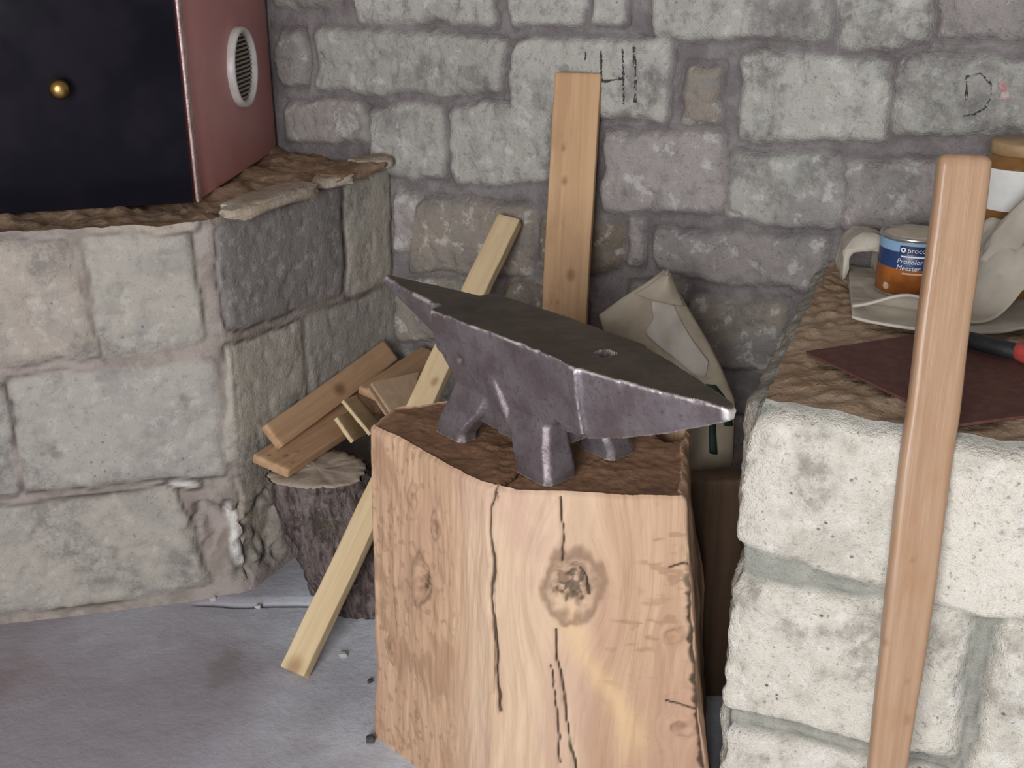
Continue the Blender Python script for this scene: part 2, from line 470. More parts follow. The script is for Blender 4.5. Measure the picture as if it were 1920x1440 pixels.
c = n.mix(n.rng(n.noise(30, 6, .7, None, .8), .60, .70, 0, .45), c, (.74, .75, .77))
c = n.mix(n.math('MULTIPLY', n.attr('left_shade'), .9), c, (.30, .265, .29))
c = n.mix(n.math('MULTIPLY', n.attr('rust'), .55), c, (.20, .13, .11))
c = n.mix(n.math('MULTIPLY', n.attr('stain'), .8), c, (.25, .225, .22))
c = n.mix(n.math('MULTIPLY', n.attr('joint'), .8), c, (.05, .045, .05))
c = n.mix(n.rng(n.voronoi(48), .05, .02, 0, .8), c, (.10, .095, .10))
h = n.math('ADD', n.noise(90, 4, .65), n.math('MULTIPLY', n.noise(22, 4, .6), .8))
FLOOR_M = n.out(c, .95, n.bump(h, .2, .008), spec=.08)
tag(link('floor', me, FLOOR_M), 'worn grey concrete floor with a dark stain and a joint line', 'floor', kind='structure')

# ------------------------------------------------------------------ masonry blocks with a corner
def masonry(name, path, su, top_z, quads, inner, mats, seed, depth=.010, bulge=.005, du=.006, dv=.006, label=None, cat=None, round_=.014, top_noise=.008, top_name='top', chips=(), side_relief=1.0, crack_amt=.8):
    """path: left end, corner, right end (seen from outside, left to right); su = arc length at the corner is 0"""
    A, Cn, B = [np.array(p, float) for p in path]
    la, lb = np.linalg.norm(A - Cn), np.linalg.norm(B - Cn)
    d1, d2 = (Cn - A) / la, (B - Cn) / lb
    n1, n2 = np.array([d1[1], -d1[0]]), np.array([d2[1], -d2[0]])
    U = np.concatenate([np.arange(-la, -.72, .02), np.arange(max(-.72, -la), min(.72, lb), du), np.arange(.72, lb, .02), [lb]]) if la > .72 else np.concatenate([np.arange(-la, min(.72, lb), du), np.arange(.72, lb, .02), [lb]])
    U = np.unique(np.round(U, 5))
    V = np.concatenate([np.arange(-.02, top_z, dv), [top_z]])
    D, mask, T = quad_field(U, V, quads, .008, 75, .016, seed)
    UU, VV = np.meshgrid(U, V)
    Hh = relief(UU, VV, D, mask, depth, bulge, seed)
    Hh = Hh * np.where(UU > .01, side_relief, 1.0)
    Hh -= .012 * sstep(top_z - .02, top_z, VV) ** 2          # worn top arris
    for (cu, cv, cr, cd) in chips:
        q = np.sqrt((UU - cu) ** 2 + (VV - cv) ** 2) / cr + .4 * fbm(UU * 25, VV * 25, 0, seed + 40, 3)
        Hh -= cd * sstep(1.0, .4, q)
    wgt = sstep(-round_, round_, U)
    nrm = n1[None] * (1 - wgt[:, None]) + n2[None] * wgt[:, None]; nrm /= np.linalg.norm(nrm, axis=1)[:, None]
    base = np.where(U[:, None] < 0, Cn + d1 * U[:, None], Cn + d2 * U[:, None])
    base = base - nrm * (.35 * round_ * np.exp(-(U / round_) ** 2))[:, None]
    XY = base[None] + nrm[None] * Hh[..., None]
    P = np.concatenate([XY, np.broadcast_to(VV[..., None], XY.shape[:2] + (1,))], -1)
    P[..., 2] += .004 * fbm(UU * 20, UU * 0, 0, seed + 2, 3) * sstep(top_z - .05, top_z, VV)
    root = thing(name, (Cn[0], Cn[1], 0), label, cat)
    me = mesh_from('stonework', P.reshape(-1, 3) - np.array([Cn[0], Cn[1], 0]), grid_faces(len(V), len(U)))
    add_attr(me, 'stone', mask.ravel()); add_attr(me, 'tint', T.reshape(-1, 3))
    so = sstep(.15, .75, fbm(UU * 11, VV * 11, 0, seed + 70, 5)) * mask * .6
    add_attr(me, 'blotch', so.ravel()); add_attr(me, 'crack', (crack_amt * crack_line(UU, VV, D, seed)).ravel())
    o = link('stonework', me, mats[0]); o.parent = root
    # top bed
    IA, IC, IB = [np.array(p, float) for p in inner]
    tin = np.where(U[:, None] < 0, IC + (IA - IC) * (-U[:, None] / la), IC + (IB - IC) * (U[:, None] / lb))
    ks = np.concatenate([[0], np.linspace(.012, 1, 70)])
    edge = P[-1]
    Q = edge[None, :, :2] * (1 - ks[:, None, None]) + tin[None] * ks[:, None, None]
    zz = edge[None, :, 2] * (1 - ks[:, None]) + top_z * ks[:, None]
    zz = zz + top_noise * sstep(0, .08, ks)[:, None] * (fbm(Q[..., 0] * 12, Q[..., 1] * 12, 0, seed + 12, 4) - .15) + .003 * sstep(0, .05, ks)[:, None] * fbm(Q[..., 0] * 60, Q[..., 1] * 60, 0, seed + 15, 2)
    me = mesh_from(top_name, np.concatenate([Q, zz[..., None]], -1).reshape(-1, 3) - np.array([Cn[0], Cn[1], 0]), grid_faces(len(ks), len(U)))
    o2 = link(top_name, me, mats[1]); o2.parent = root
    return root

# forge hearth base in the left corner
C1 = np.array([-.546, 2.056]); C2 = np.array([-.285 + .012, 2.60])
FDIR = np.array([math.sin(math.radians(76.7)), math.cos(math.radians(76.7))])
rnd = random.Random(5)
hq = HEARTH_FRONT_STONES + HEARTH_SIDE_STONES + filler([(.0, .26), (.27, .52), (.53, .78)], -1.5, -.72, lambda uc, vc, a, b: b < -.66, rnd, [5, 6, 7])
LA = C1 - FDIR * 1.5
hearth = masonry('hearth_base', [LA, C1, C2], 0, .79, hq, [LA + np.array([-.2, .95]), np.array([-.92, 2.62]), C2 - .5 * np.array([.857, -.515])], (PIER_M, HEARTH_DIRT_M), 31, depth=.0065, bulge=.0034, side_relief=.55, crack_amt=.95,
                 label='pale stone-block forge base filling the left corner, dark metal cabinet on top', cat='forge base', top_name='mortar_bed', top_noise=.012,
                 chips=[(-.05, .16, .075, .03), (.045, .12, .10, .022)])
hearth.children[0]['label'] = 'pale stone blocks with thin joints'
hearth.children[1]['label'] = 'brown crumbling mortar ledge'

def rubble(name, parent, loc, size, material, seed, rz=0.0, tilt=0.0):
    bm = bmesh.new(); bmesh.ops.create_icosphere(bm, subdivisions=4, radius=1)
    V_ = np.array([v.co[:] for v in bm.verts])
    q = np.sign(V_) * np.abs(V_) ** .5
    q = q * (1 + .16 * fbm(V_[:, 0] * 1.6, V_[:, 1] * 1.6, V_[:, 2] * 1.6, seed, 4))[:, None]
    q = q * np.array(size) / 2
    for v, c in zip(bm.verts, q): v.co = c
    me = bpy.data.meshes.new(name); bm.to_mesh(me); bm.free()
    me.polygons.foreach_set('use_smooth', [True] * len(me.polygons)); sharp(me, 40)
    o = link(name, me, material)
    o.rotation_euler = (tilt, 0, rz); o.location = loc
    if parent is not None:
        o.parent = parent; o.matrix_parent_inverse = parent_matrix(parent).inverted()
    return o
RUBBLE_M = mat_ledge('pale_mortar_lump', (.36, .29, .22), (.44, .38, .31), (.27, .2, .14))
rubble('mortar_lump', hearth, (-.47, 2.20, .798), (.24, .075, .03), RUBBLE_M, 3, math.radians(64))
rubble('mortar_lump', hearth, (-.345, 2.46, .800), (.20, .07, .026), HEARTH_DIRT_M, 8, math.radians(64))
rubble('mortar_lump', hearth, (-.375, 2.38, .797), (.10, .05, .022), RUBBLE_M, 12, math.radians(50))
rubble('mortar_lump', hearth, (-.315, 2.535, .803), (.10, .06, .03), RUBBLE_M, 15, math.radians(40))

# low stone bench on the right
R1 = np.array([.318, 1.39]); BDIR = np.array([math.sin(math.radians(115)), math.cos(math.radians(115))])
R0 = np.array([.578, 2.06]); bl = np.linalg.norm(R0 - R1)
rnd = random.Random(8)
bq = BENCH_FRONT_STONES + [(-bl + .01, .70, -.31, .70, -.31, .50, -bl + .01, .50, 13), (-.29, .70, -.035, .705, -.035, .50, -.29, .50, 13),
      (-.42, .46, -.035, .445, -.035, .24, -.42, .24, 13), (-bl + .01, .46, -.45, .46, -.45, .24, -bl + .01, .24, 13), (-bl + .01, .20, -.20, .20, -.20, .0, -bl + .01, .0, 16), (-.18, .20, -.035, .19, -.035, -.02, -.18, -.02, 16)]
bq += filler([(.0, .21), (.225, .48), (.49, .71)], .41, 1.5, lambda uc, vc, a, b: a > .50, rnd, [14, 15, 16])
bq += [(.395, .705, .53, .70, .53, .49, .42, .49, 14)]
RE = R1 + BDIR * 1.5
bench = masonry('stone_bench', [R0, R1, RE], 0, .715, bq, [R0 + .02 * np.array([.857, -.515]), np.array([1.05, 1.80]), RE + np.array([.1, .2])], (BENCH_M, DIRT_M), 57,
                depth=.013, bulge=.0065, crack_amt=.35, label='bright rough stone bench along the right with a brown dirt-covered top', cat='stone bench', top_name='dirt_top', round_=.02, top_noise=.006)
bench.children[0]['label'] = 'bright pale stones with grey-green mortar'
bench.children[1]['label'] = 'dirt-covered brown top'

# ------------------------------------------------------------------ dark cabinet on the hearth
n = NB('black_gloss_paint')
DARK_M = n.out(n.mix(n.rng(n.noise(5, 3, .6), .4, .62), (.008, .008, .012), (.015, .012, .018)), n.rng(n.noise(9, 3, .5), .3, .7, .16, .28), spec=.06)
n = NB('dusty_pink_paint')
PINK_M = n.out(n.mix(n.rng(n.noise(4, 4, .6), .4, .62), (.55, .245, .235), (.60, .285, .27)), .42, n.bump(n.noise(160, 3, .6), .08, .002), spec=.4)
WHITE_P = mat_simple('white_plastic', (.72, .69, .66), (.62, .59, .56), .4, scale=30, bump=.05)
BRASS_M = mat_simple('brass', (.40, .26, .09), (.30, .19, .06), .36, 1.0, bump=.04)
EDGE_M = mat_simple('bright_edge_glint', (.62, .46, .44), (.42, .28, .26), .28, .25, scale=60, bump=.3)  # reflection along the cabinet corner, put into a pale strip's colour
SLAT_M = mat_simple('grey_brown_grille', (.34, .30, .24), (.27, .235, .19), .5, scale=50)
VOID_M = mat_simple('vent_mesh_dark', (.03, .026, .022), (.05, .042, .036), .8)

CB = Vector((-.612, 2.19, .795))                       # front right bottom corner
fdir = Vector((-.966, -.258, 0)).normalized()          # along the front, to the left
sdir = Vector((.052, .575, 0)).normalized()            # along the side, to the wall
up = Vector((0, 0, 1)); CH = .98
fn = Vector((-fdir.y, fdir.x, 0)); fn = fn if fn.y < 0 else -fn
sn = Vector((sdir.y, -sdir.x, 0))

def slab(name, o, ax, ay, az, lx, ly, lz, material, parent, bevel=.002):
    """box with corner o and three edge directions"""
    bm = bmesh.new()
    vs = [bm.verts.new(o + ax * (lx * i) + ay * (ly * j) + az * (lz * k)) for k in (0, 1) for j in (0, 1) for i in (0, 1)]
    for f in ((0, 2, 3, 1), (4, 5, 7, 6), (0, 1, 5, 4), (1, 3, 7, 5), (3, 2, 6, 7), (2, 0, 4, 6)): bm.faces.new([vs[i] for i in f])
    bmesh.ops.recalc_face_normals(bm, faces=bm.faces)
    if bevel: bmesh.ops.bevel(bm, geom=list(bm.edges), offset=bevel, segments=2, affect='EDGES', profile=.6)
    bmesh.ops.translate(bm, verts=bm.verts, vec=-(parent_matrix(parent).translation) if parent else Vector((0, 0, 0)))
    me = bpy.data.meshes.new(name); bm.to_mesh(me); bm.free()
    for p in me.polygons: p.use_smooth = True
    sharp(me, 40)
    o_ = link(name, me, material)
    if parent is not None: o_.parent = parent
    return o_

cabinet = thing('metal_cabinet', CB, 'black-fronted metal cabinet with a pink side standing on the stone forge base', 'cabinet')
door = slab('front_door', CB + fdir * .004 + fn * .006, fdir, -fn, up, .90, .02, CH, DARK_M, cabinet)
door['label'] = 'glossy black front with a brass knob'
side = slab('side_panel', CB + sdir * .012, sdir, -sn, up, .545, .016, CH, PINK_M, cabinet)
side['label'] = 'dusty pink side panel'
edge = slab('edge_glint', CB - fdir * .001 + fn * .003, -fdir, sdir, up, .0045, .020, CH, EDGE_M, cabinet, .0015)
edge['label'] = 'pale corner strip with the edge reflection in its colour'
slab('back_panel', CB + fdir * .02 + sdir * .50, fdir, -sdir, up, .88, .012, CH, DARK_M, cabinet)
slab('top_panel', CB + fdir * .012 + sdir * .014 + up * (CH - .012), fdir, sdir, up, .88, .48, .012, DARK_M, cabinet)
# round vent in the side panel
VC = CB + sdir * .335 + up * .215
def disc_ring(name, prof, material, parent, seg=56):
    a = np.linspace(0, 2 * np.pi, seg, endpoint=False)
    S, N3, Z3 = np.array(sdir), np.array(sn), np.array(up)
    rings = [np.array(VC - CB) + np.outer(r * np.cos(a), S) + np.outer(r * np.sin(a), Z3) + h * N3 for r, h in prof]
    me = loft(name, rings, (False, False)); o = link(name, me, material); o.parent = parent; return o
bz = disc_ring('vent', [(.0835, -.001), (.0835, .010), (.081, .015), (.076, .016), (.0715, .013), (.0695, .006), (.0695, .002)], WHITE_P, cabinet)
bz['label'] = 'round white vent with horizontal slats'
back = disc_ring('vent_backing', [(.072, .0015), (.04, .0015), (.001, .0015)], VOID_M, bz)
for k in range(15):
    zz = -.064 + .128 * k / 14
    hw = math.sqrt(max(0, .0705 ** 2 - zz ** 2))
    s_ = slab('slat', VC - sdir * hw + up * (zz - .0016) + sn * .0018, sdir, sn, (up - sn * .35).normalized(), 2 * hw, .0045, .0042, SLAT_M, None, 0)
    s_.parent = bz; s_.matrix_parent_inverse = parent_matrix(bz).inverted()
# brass knob
kn = loft('knob', [np.array([[r * math.cos(a), r * math.sin(a), h] for a in np.linspace(0, 2 * np.pi, 32, endpoint=False)]) for r, h in
     [(.009, 0), (.0085, .004), (.006, .008), (.006, .012), (.011, .016), (.0165, .021), (.0185, .027), (.0175, .033), (.013, .038), (.006, .0405), (.001, .041)]], )
ko = link('knob', kn, BRASS_M)
ko.rotation_euler = fn.to_track_quat('Z', 'Y').to_euler()
ko.location = (CB + fdir * .215 + fn * .006 + up * .225)
ko.parent = door; ko.matrix_parent_inverse = parent_matrix(door).inverted(); ko['label'] = 'brass knob'

# ------------------------------------------------------------------ timber stump under the anvil
TOP = np.array([(-.222, 1.617), (-.025, 1.398), (.234, 1.378), (.276, 1.60), (.20, 1.75), (-.095, 1.725), (-.191, 1.685)])
BOT = np.array([(-.238, 1.612), (-.030, 1.375), (.303, 1.372), (.330, 1.61), (.21, 1.76), (-.095, 1.735), (-.20, 1.69)])
SZ = .58; GROUND = -.004
def ring2d(P, counts, rad):
    pts = []; eid = []
    for i, c in enumerate(counts):
        a, b = P[i], P[(i + 1) % len(P)]
        for k in range(c): pts.append(a + (b - a) * k / c); eid.append(i)
    pts = np.array(pts)
    for _ in range(rad): pts = .5 * pts + .25 * (np.roll(pts, 1, 0) + np.roll(pts, -1, 0))
    return pts, np.array(eid)
lens = np.linalg.norm(np.roll(TOP, -1, 0) - TOP, axis=1)
counts = [max(4, int(l / .0026)) for l in lens]
t2, eid = ring2d(TOP, counts, 9); b2, _ = ring2d(BOT, counts, 9)
m = len(t2)
zs = np.concatenate([np.arange(GROUND, SZ - .012, .0027), [SZ - .009, SZ - .005, SZ - .0025, SZ - .001]])
def facet(P0, P1, xy):
    d = (P1 - P0) / np.linalg.norm(P1 - P0); return (xy - P0) @ d
rings = []; dark = []; knot = []; fleck = []; yel = []; gco = []; sap = []
AB0, AB1 = np.array([-.23, 1.615]), np.array([-.023, 1.395]); BC0, BC1 = np.array([-.023, 1.395]), np.array([.26, 1.375])
def dist_poly(u, z, pts):
    pts = np.array(pts); best = np.full(u.shape, 9.0)
    for p, q in zip(pts[:-1], pts[1:]):
        d = q - p; t = np.clip(((u - p[0]) * d[0] + (z - p[1]) * d[1]) / (d @ d), 0, 1)
        best = np.minimum(best, np.hypot(u - p[0] - t * d[0], z - p[1] - t * d[1]))
    return best
CR = [([(-.010, .58), (-.007, .513), (-.002, .45), (-.006, .383), (.000, .33), (.004, .27), (.007, .217)], .0026, .007),
      ([(.090, .571), (.093, .53), (.091, .475)], .0021, .004),
      ([(.086, .36), (.094, .31), (.101, .24), (.118, .12), (.122, .05)], .0021, .004), ([(.082, .30), (.090, .22), (.098, .13)], .0019, .003),
      ([(.240, .47), (.262, .478), (.30, .472)], .0019, .003), ([(.25, .245), (.28, .235), (.32, .225)], .0019, .003), ([(.118, .46), (.128, .445), (.132, .42)], .0022, .004)]
for z in zs:
    f = 1 - (z - GROUND) / (SZ - GROUND)
    p = t2 * (1 - f) + b2 * f
    tg = np.roll(p, -1, 0) - np.roll(p, 1, 0); tg /= np.linalg.norm(tg, axis=1)[:, None]
    nr = np.stack([tg[:, 1], -tg[:, 0]], 1)
    ua, ub = facet(AB0, AB1, p), facet(BC0, BC1, p)
    isA = eid == 0; isB = eid == 1
    wob = .004 * fbm(p[:, 0] * 30, p[:, 1] * 30, z * 22, 5, 3)
    h = .006 * fbm(p[:, 0] * 6, p[:, 1] * 6, z * 3.5, 1, 3) + .0016 * fbm(p[:, 0] * 60, p[:, 1] * 60, z * 7, 2, 3) + .0008 * fbm(p[:, 0] * 220, p[:, 1] * 220, z * 30, 3, 2)
    dk = np.zeros(m); kn_ = np.zeros(m); fl = np.zeros(m); ye = np.zeros(m)
    zz = np.full(m, z)
    for pts, w, dep in CR:
        onB = (isB | (isA & (ua > .27))) 
        uu = np.where(isA, ua - .302, ub)
        dd = dist_poly(uu + wob, zz, pts) / w
        g = np.exp(-dd ** 2) * onB
        h -= dep * np.exp(-(dd * .75) ** 2) * onB; dk = np.maximum(dk, g)
    # knots
    gdef = .010 * fbm(p[:, 0] * 5, p[:, 1] * 5, zz * 4, 173, 2)
    for (ok, u, ku, kz, rr, el, dep, kd) in [(isB, ub, .106, .435, .038, 1.35, -.006, 1.0), (isA, ua, .137, .362, .019, 2.3, -.010, 1.0), (isA, ua, .056, .196, .016, 1.3, .005, .6),
                              (isA, ua, .120, .498, .011, 2.0, .003, .5), (isA, ua, .169, .472, .011, 1.9, .003, .8), (isA, ua, .127, .091, .014, 1.6, .004, .7), (isB, ub, .255, .36, .014, .8, -.003, .5), (isB, ub, .27, .20, .016, .7, -.003, .5)]:
        gdef = gdef - ok * rr * 1.1 * np.clip((u - ku) / rr, -1.6, 1.6) * np.exp(-((u - ku) / (2.4 * rr)) ** 2 - ((z - kz) / (2.6 * rr * el)) ** 2)
        q = np.hypot((u + wob * 1.5 - ku) / rr, (z - kz) / (rr * el)) + .17 * fbm(u * 60, zz * 40, 0, int(ku * 1000), 3)
        g = sstep(1.15, .35, q) * ok; rim = np.exp(-((q - 1.05) / .22) ** 2) * ok
        h += dep * g + .003 * rim; kn_ = np.maximum(kn_, kd * np.maximum(g * (.55 + .5 * fbm(u * 120, zz * 120, 3, 7, 2)), rim * .55))
        dk = np.maximum(dk, .6 * sstep(.60, .15, q + .45 * fbm(u * 140, zz * 140, 1, 15, 2)) * ok * (kd > .9))
    n1_ = fbm(ub * 36, zz * 105, 0, 41, 3)
    fl = np.maximum(fl, isB * sstep(.12, .21, ub) * sstep(.22, .85, n1_) * (.35 + .65 * sstep(.2, -.3, fbm(ub * 8, zz * 8, 0, 44, 2))))
    n2_ = fbm(ua * 120 + zz * 40, zz * 75 - ua * 30, 0, 47, 3)
    fl = np.maximum(fl, .75 * isA * sstep(.27, .16, ua) * sstep(.15, .9, fbm(ua * 34 + zz * 10, zz * 15, 0, 57, 3)))
    fl = np.maximum(fl, isA * sstep(.27, .16, ua) * sstep(.28, .95, n2_ + .25 * fbm(ua * 14, zz * 14, 0, 49, 2)) * .9)
    ye = isB * np.exp(-((ub - .103 - .10 * sstep(.40, .16, z) + wob * 2) / .020) ** 2) * sstep(.43, .36, z) * sstep(.10, .2, z)
    # bark left on the right arris, chipped notch at the front corner
    bark = sstep(.010, .0, np.abs(np.where(isB, np.linalg.norm(p - (TOP[2] * (1 - f) + BOT[2] * f), axis=1), 9)) - .006 * np.abs(fbm(zz * 40, 0, 0, 71, 3)) - .002) * sstep(.56, .4, z)
    h += bark * .006 * fbm(zz * 60, p[:, 1] * 60, 0, 73, 2)
    dk = np.maximum(dk, bark * .8)
    dB = np.linalg.norm(p - TOP[1], axis=1)
    dk = np.maximum(dk, .8 * sstep(.022, .004, dB) * sstep(SZ - .030, SZ - .004, z) * sstep(-.2, .3, fbm(p[:, 0] * 80, p[:, 1] * 80, z * 80, 83, 2)))
    h -= .016 * sstep(.030, .004, dB) * sstep(SZ - .035, SZ, z) * (1 + .6 * fbm(p[:, 0] * 90, p[:, 1] * 90, z * 90, 81, 2))
    h -= .006 * sstep(SZ - .010, SZ, z) ** 2
    h = np.where((eid > 1), h + .006 * fbm(p[:, 0] * 20, p[:, 1] * 20, z * 6, 91, 3), h)
    gco.append(np.column_stack([p + tg * gdef[:, None], zz + .05 * np.where(isB, fbm(p[:, 0] * 16, zz * 16, 0, 171, 2), 0) * sstep(.12, .2, ub)]))
    rings.append(np.column_stack([p + nr * h[:, None], zz])); dark.append(dk); knot.append(kn_); fleck.append(fl); yel.append(ye); sap.append(np.maximum(isA * sstep(.19, .28, ua + wob), isB * sstep(.175, .10, ub + wob * 2)))
R = np.array(rings); nz = len(zs)
# end grain on top
cen = np.array([.06, 1.575]); topedge = R[-1][:, :2]
ks = np.linspace(0, 1, 62)[1:]
TQ = topedge[None] * (1 - ks[:, None, None]) + cen * ks[:, None, None]
tz = SZ - .0035 - .003 * np.abs(fbm(TQ[..., 0] * 16, TQ[..., 1] * 16, 0, 51, 3)) + .0008 * fbm(TQ[..., 0] * 90, TQ[..., 1] * 90, 0, 52, 2)
tz -= .020 * sstep(.026, .006, np.linalg.norm(TQ - np.array([-.02, 1.402]), axis=-1) + .008 * fbm(TQ[..., 0] * 60, TQ[..., 1] * 60, 0, 53, 2))
gap = sstep(1.0, .5, np.hypot((TQ[..., 0] - .245) / .045, (TQ[..., 1] - 1.60) / .040) + .35 * fbm(TQ[..., 0] * 25, TQ[..., 1] * 60, 0, 54, 3))
tz -= .05 * gap
tcrack = dist_poly(TQ[..., 0].ravel() + .003 * fbm(TQ[..., 0].ravel() * 60, TQ[..., 1].ravel() * 60, 0, 55), TQ[..., 1].ravel(), [(-.02, 1.402), (.0, 1.44), (.035, 1.52), (.05, 1.56)]).reshape(tz.shape)
tcr = np.exp(-(tcrack / .0028) ** 2); tz -= .010 * tcr
V_ = np.concatenate([R.reshape(-1, 3), np.concatenate([TQ, tz[..., None]], -1).reshape(-1, 3)])
nt_ = len(ks)
faces = grid_faces(nz + nt_, m, wrap=True)
faces.append(list(range(m))[::-1])
tring = sstep(1.15, .8, np.hypot((TQ[..., 0] - .205) / .030, (TQ[..., 1] - 1.405) / .014)) 
z0 = np.zeros(nt_ * m)
me = mesh_from('anvil_stump', V_ - np.array([.05, 1.56, 0]), faces)
sharp(me, 55)
add_attr(me, 'dark', np.concatenate([np.array(dark).ravel(), np.maximum(.5 * gap, .7 * tcr).ravel()]))
add_attr(me, 'knot', np.concatenate([np.array(knot).ravel(), (.6 * tring).ravel()]))
add_attr(me, 'fleck', np.concatenate([np.array(fleck).ravel(), z0])); add_attr(me, 'yellow', np.concatenate([np.array(yel).ravel(), z0]))
add_attr(me, 'grain', np.concatenate([np.array(gco).reshape(-1, 3), V_[nz * m:]]))
add_attr(me, 'sap', np.concatenate([np.array(sap).ravel(), z0]))
add_attr(me, 'endgrain', np.concatenate([np.zeros(nz * m), np.ones(nt_ * m)]))
n = NB('fresh_sawn_trunk')
gv = n.attr('grain', True)
m1 = n.node('ShaderNodeMapping'); m1.inputs['Scale'].default_value = (60, 60, 2.6); n.nt.links.new(gv, m1.inputs['Vector'])
m2 = n.node('ShaderNodeMapping'); m2.inputs['Scale'].default_value = (260, 260, 9); n.nt.links.new(gv, m2.inputs['Vector'])
g1 = n.noise(1.0, 6, .62, m1.outputs['Vector'], .4); g2 = n.noise(1.0, 4, .6, m2.outputs['Vector']); big = n.noise(6.5, 4, .6, n.co(1, 1, .5), .5)
c = n.mix(n.rng(g1, .36, .66), (.65, .475, .33), (.53, .37, .25))
c = n.mix(n.rng(g2, .52, .76, 0, .32), c, (.40, .26, .17))
c = n.mix(n.rng(big, .48, .66, 0, .55), c, (.51, .325, .25))
c = n.mix(n.rng(n.attr('sap'), 0, 1, 1, 0), c, (.875, .80, .755), 'MULTIPLY')
c = n.mix(n.math('MULTIPLY', n.attr('yellow'), .5), c, (.74, .52, .27))
c = n.mix(n.rng(n.attr('fleck'), .05, .8, 0, .6), c, (.33, .19, .115))
c = n.mix(n.rng(n.attr('knot'), .06, .7, 0, .9), c, (.24, .15, .095))
c = n.mix(n.rng(n.attr('dark'), .15, .8, 0, .92), c, (.045, .032, .02))
e = n.mix(n.rng(n.noise(11, 5, .65), .38, .64), (.33, .19, .11), (.23, .125, .07))
e = n.mix(n.rng(n.noise(70, 4, .6), .5, .7, 0, .5), e, (.13, .07, .045))
e = n.mix(n.rng(n.attr('knot'), .2, .8, 0, .6), e, (.10, .05, .045))
e = n.mix(n.rng(n.attr('dark'), .2, .8, 0, .9), e, (.03, .022, .015))
c = n.mix(n.attr('endgrain'), c, e)
h = n.math('ADD', n.math('MULTIPLY', g1, .5), n.math('MULTIPLY', g2, .55))
STUMP_M = n.out(c, .68, n.bump(h, .35, .006), spec=.25)
stump = link('anvil_stump', me, STUMP_M, loc=(.05, 1.56, 0))
tag(stump, 'thick squared tree stump with cracked pale wood, carrying the anvil', 'stump')

# ------------------------------------------------------------------ anvil
AT = np.array([-.200, 1.780]); AX = np.array([.655, -.755]); AX = AX / np.linalg.norm(AX); TN = np.array([-.755, -.655]); TN = TN / np.linalg.norm(TN)
ZT = .770
def a3(s, t, z): return np.array([AT[0] + AX[0] * s + TN[0] * t, AT[1] + AX[1] * s + TN[1] * t, z])
def section_loft(secs):
    return [np.array([a3(*p) for p in sec]) for sec in secs]
pieces = []
# horn: flat topped, round underneath
secs = []
for s, w, zb, c0 in [(-.004, .0035, .757, 0), (.0, .007, .753, 0), (.02, .0125, .746, -.001), (.06, .0215, .731, -.003), (.11, .031, .712, -.006), (.16, .040, .690, -.009), (.20, .047, .668, -.012), (.24, .047, .66, -.014)]:
    a = np.linspace(0, np.pi, 15)
    pts = [(s, c0 + w * math.cos(x), ZT - .006 - (ZT - .006 - zb) * math.sin(x) ** .8 if math.sin(x) > 0 else ZT - .006) for x in a]
    pts += [(s, c0 - w * .9, ZT - .0015), (s, c0 - w * .4, ZT), (s, c0 + w * .4, ZT), (s, c0 + w * .9, ZT - .0015)]
    secs.append(pts)
pieces.append(section_loft(secs))
def rect_sec(s, tn, tf, zt, zb, inset=0.0, ch=.002):
    return [(s, tn - ch, zt), (s, tn, zt - ch), (s, tn - inset * .3, (zt + zb) / 2), (s, tn - inset, zb), (s, tf + inset, zb), (s, tf + inset * .3, (zt + zb) / 2), (s, tf, zt - ch), (s, tf + ch, zt)]
# face block
secs = [rect_sec(.180, .050, -.058, ZT, .715, .012), rect_sec(.187, .058, -.070, ZT, .705, .012), rect_sec(.25, .056, -.075, ZT, .688, .013), rect_sec(.33, .052, -.077, ZT, .680, .012), rect_sec(.42, .053, -.076, ZT, .676, .012), rect_sec(.488, .060, -.076, ZT, .672, .015), rect_sec(.500, .061, -.075, ZT, .672, .015)]
pieces.append(section_loft(secs))
# heel tapering to a narrow square end
secs = [rect_sec(.44, .050, -.070, ZT, .655, .022), rect_sec(.50, .056, -.072, ZT - .001, .664, .020), rect_sec(.56, .046, -.056, ZT - .001, .684, .016), rect_sec(.62, .031, -.038, ZT - .002, .708, .011), rect_sec(.67, .016, -.022, ZT - .003, .732, .006), rect_sec(.695, .0085, -.014, ZT - .004, .744, .003), rect_sec(.703, .004, -.010, ZT - .007, .748, .001)]
pieces.append(section_loft(secs))
def vloft(levels):
    out = []
    for z, s0, s1, t0, t1 in levels:
        c = .008
        out.append(np.array([a3(*p) for p in [(s0 + c, t0, z), (s1 - c, t0, z), (s1, t0 + c, z), (s1, t1 - c, z), (s1 - c, t1, z), (s0 + c, t1, z), (s0, t1 - c, z), (s0, t0 + c, z)]]))
    return out
pieces.append(vloft([(.612, .215, .418, -.094, .034), (.635, .222, .414, -.084, .034), (.655, .220, .424, -.077, .038), (.675, .212, .446, -.072, .043), (.70, .196, .470, -.068, .048), (.72, .186, .480, -.066, .050)]))
for s0, s1, s0t, s1t in ((.188, .256, .214, .300), (.372, .446, .335, .424)):
    for t0, t1, t0t, t1t in ((.020 if s0 < .3 else -.002, .058, -.004, .040), (-.120, -.066, -.088, -.050)):
        pieces.append(vloft([(.5765, s0, s1, t0, t1), (.590, s0 + .001, s1 - .001, t0 - .001, t1 - .001), (.606, s0 * .75 + s0t * .25, s1 * .75 + s1t * .25, t0 * .8 + t0t * .2, t1 * .8 + t1t * .2), (.63, s0 * .35 + s0t * .65, s1 * .3 + s1t * .7, t0 * .4 + t0t * .6, t1 * .4 + t1t * .6), (.66, s0t, s1t, t0t, t1t), (.69, s0t, s1t, t0t + .006, t1t - .002)]))
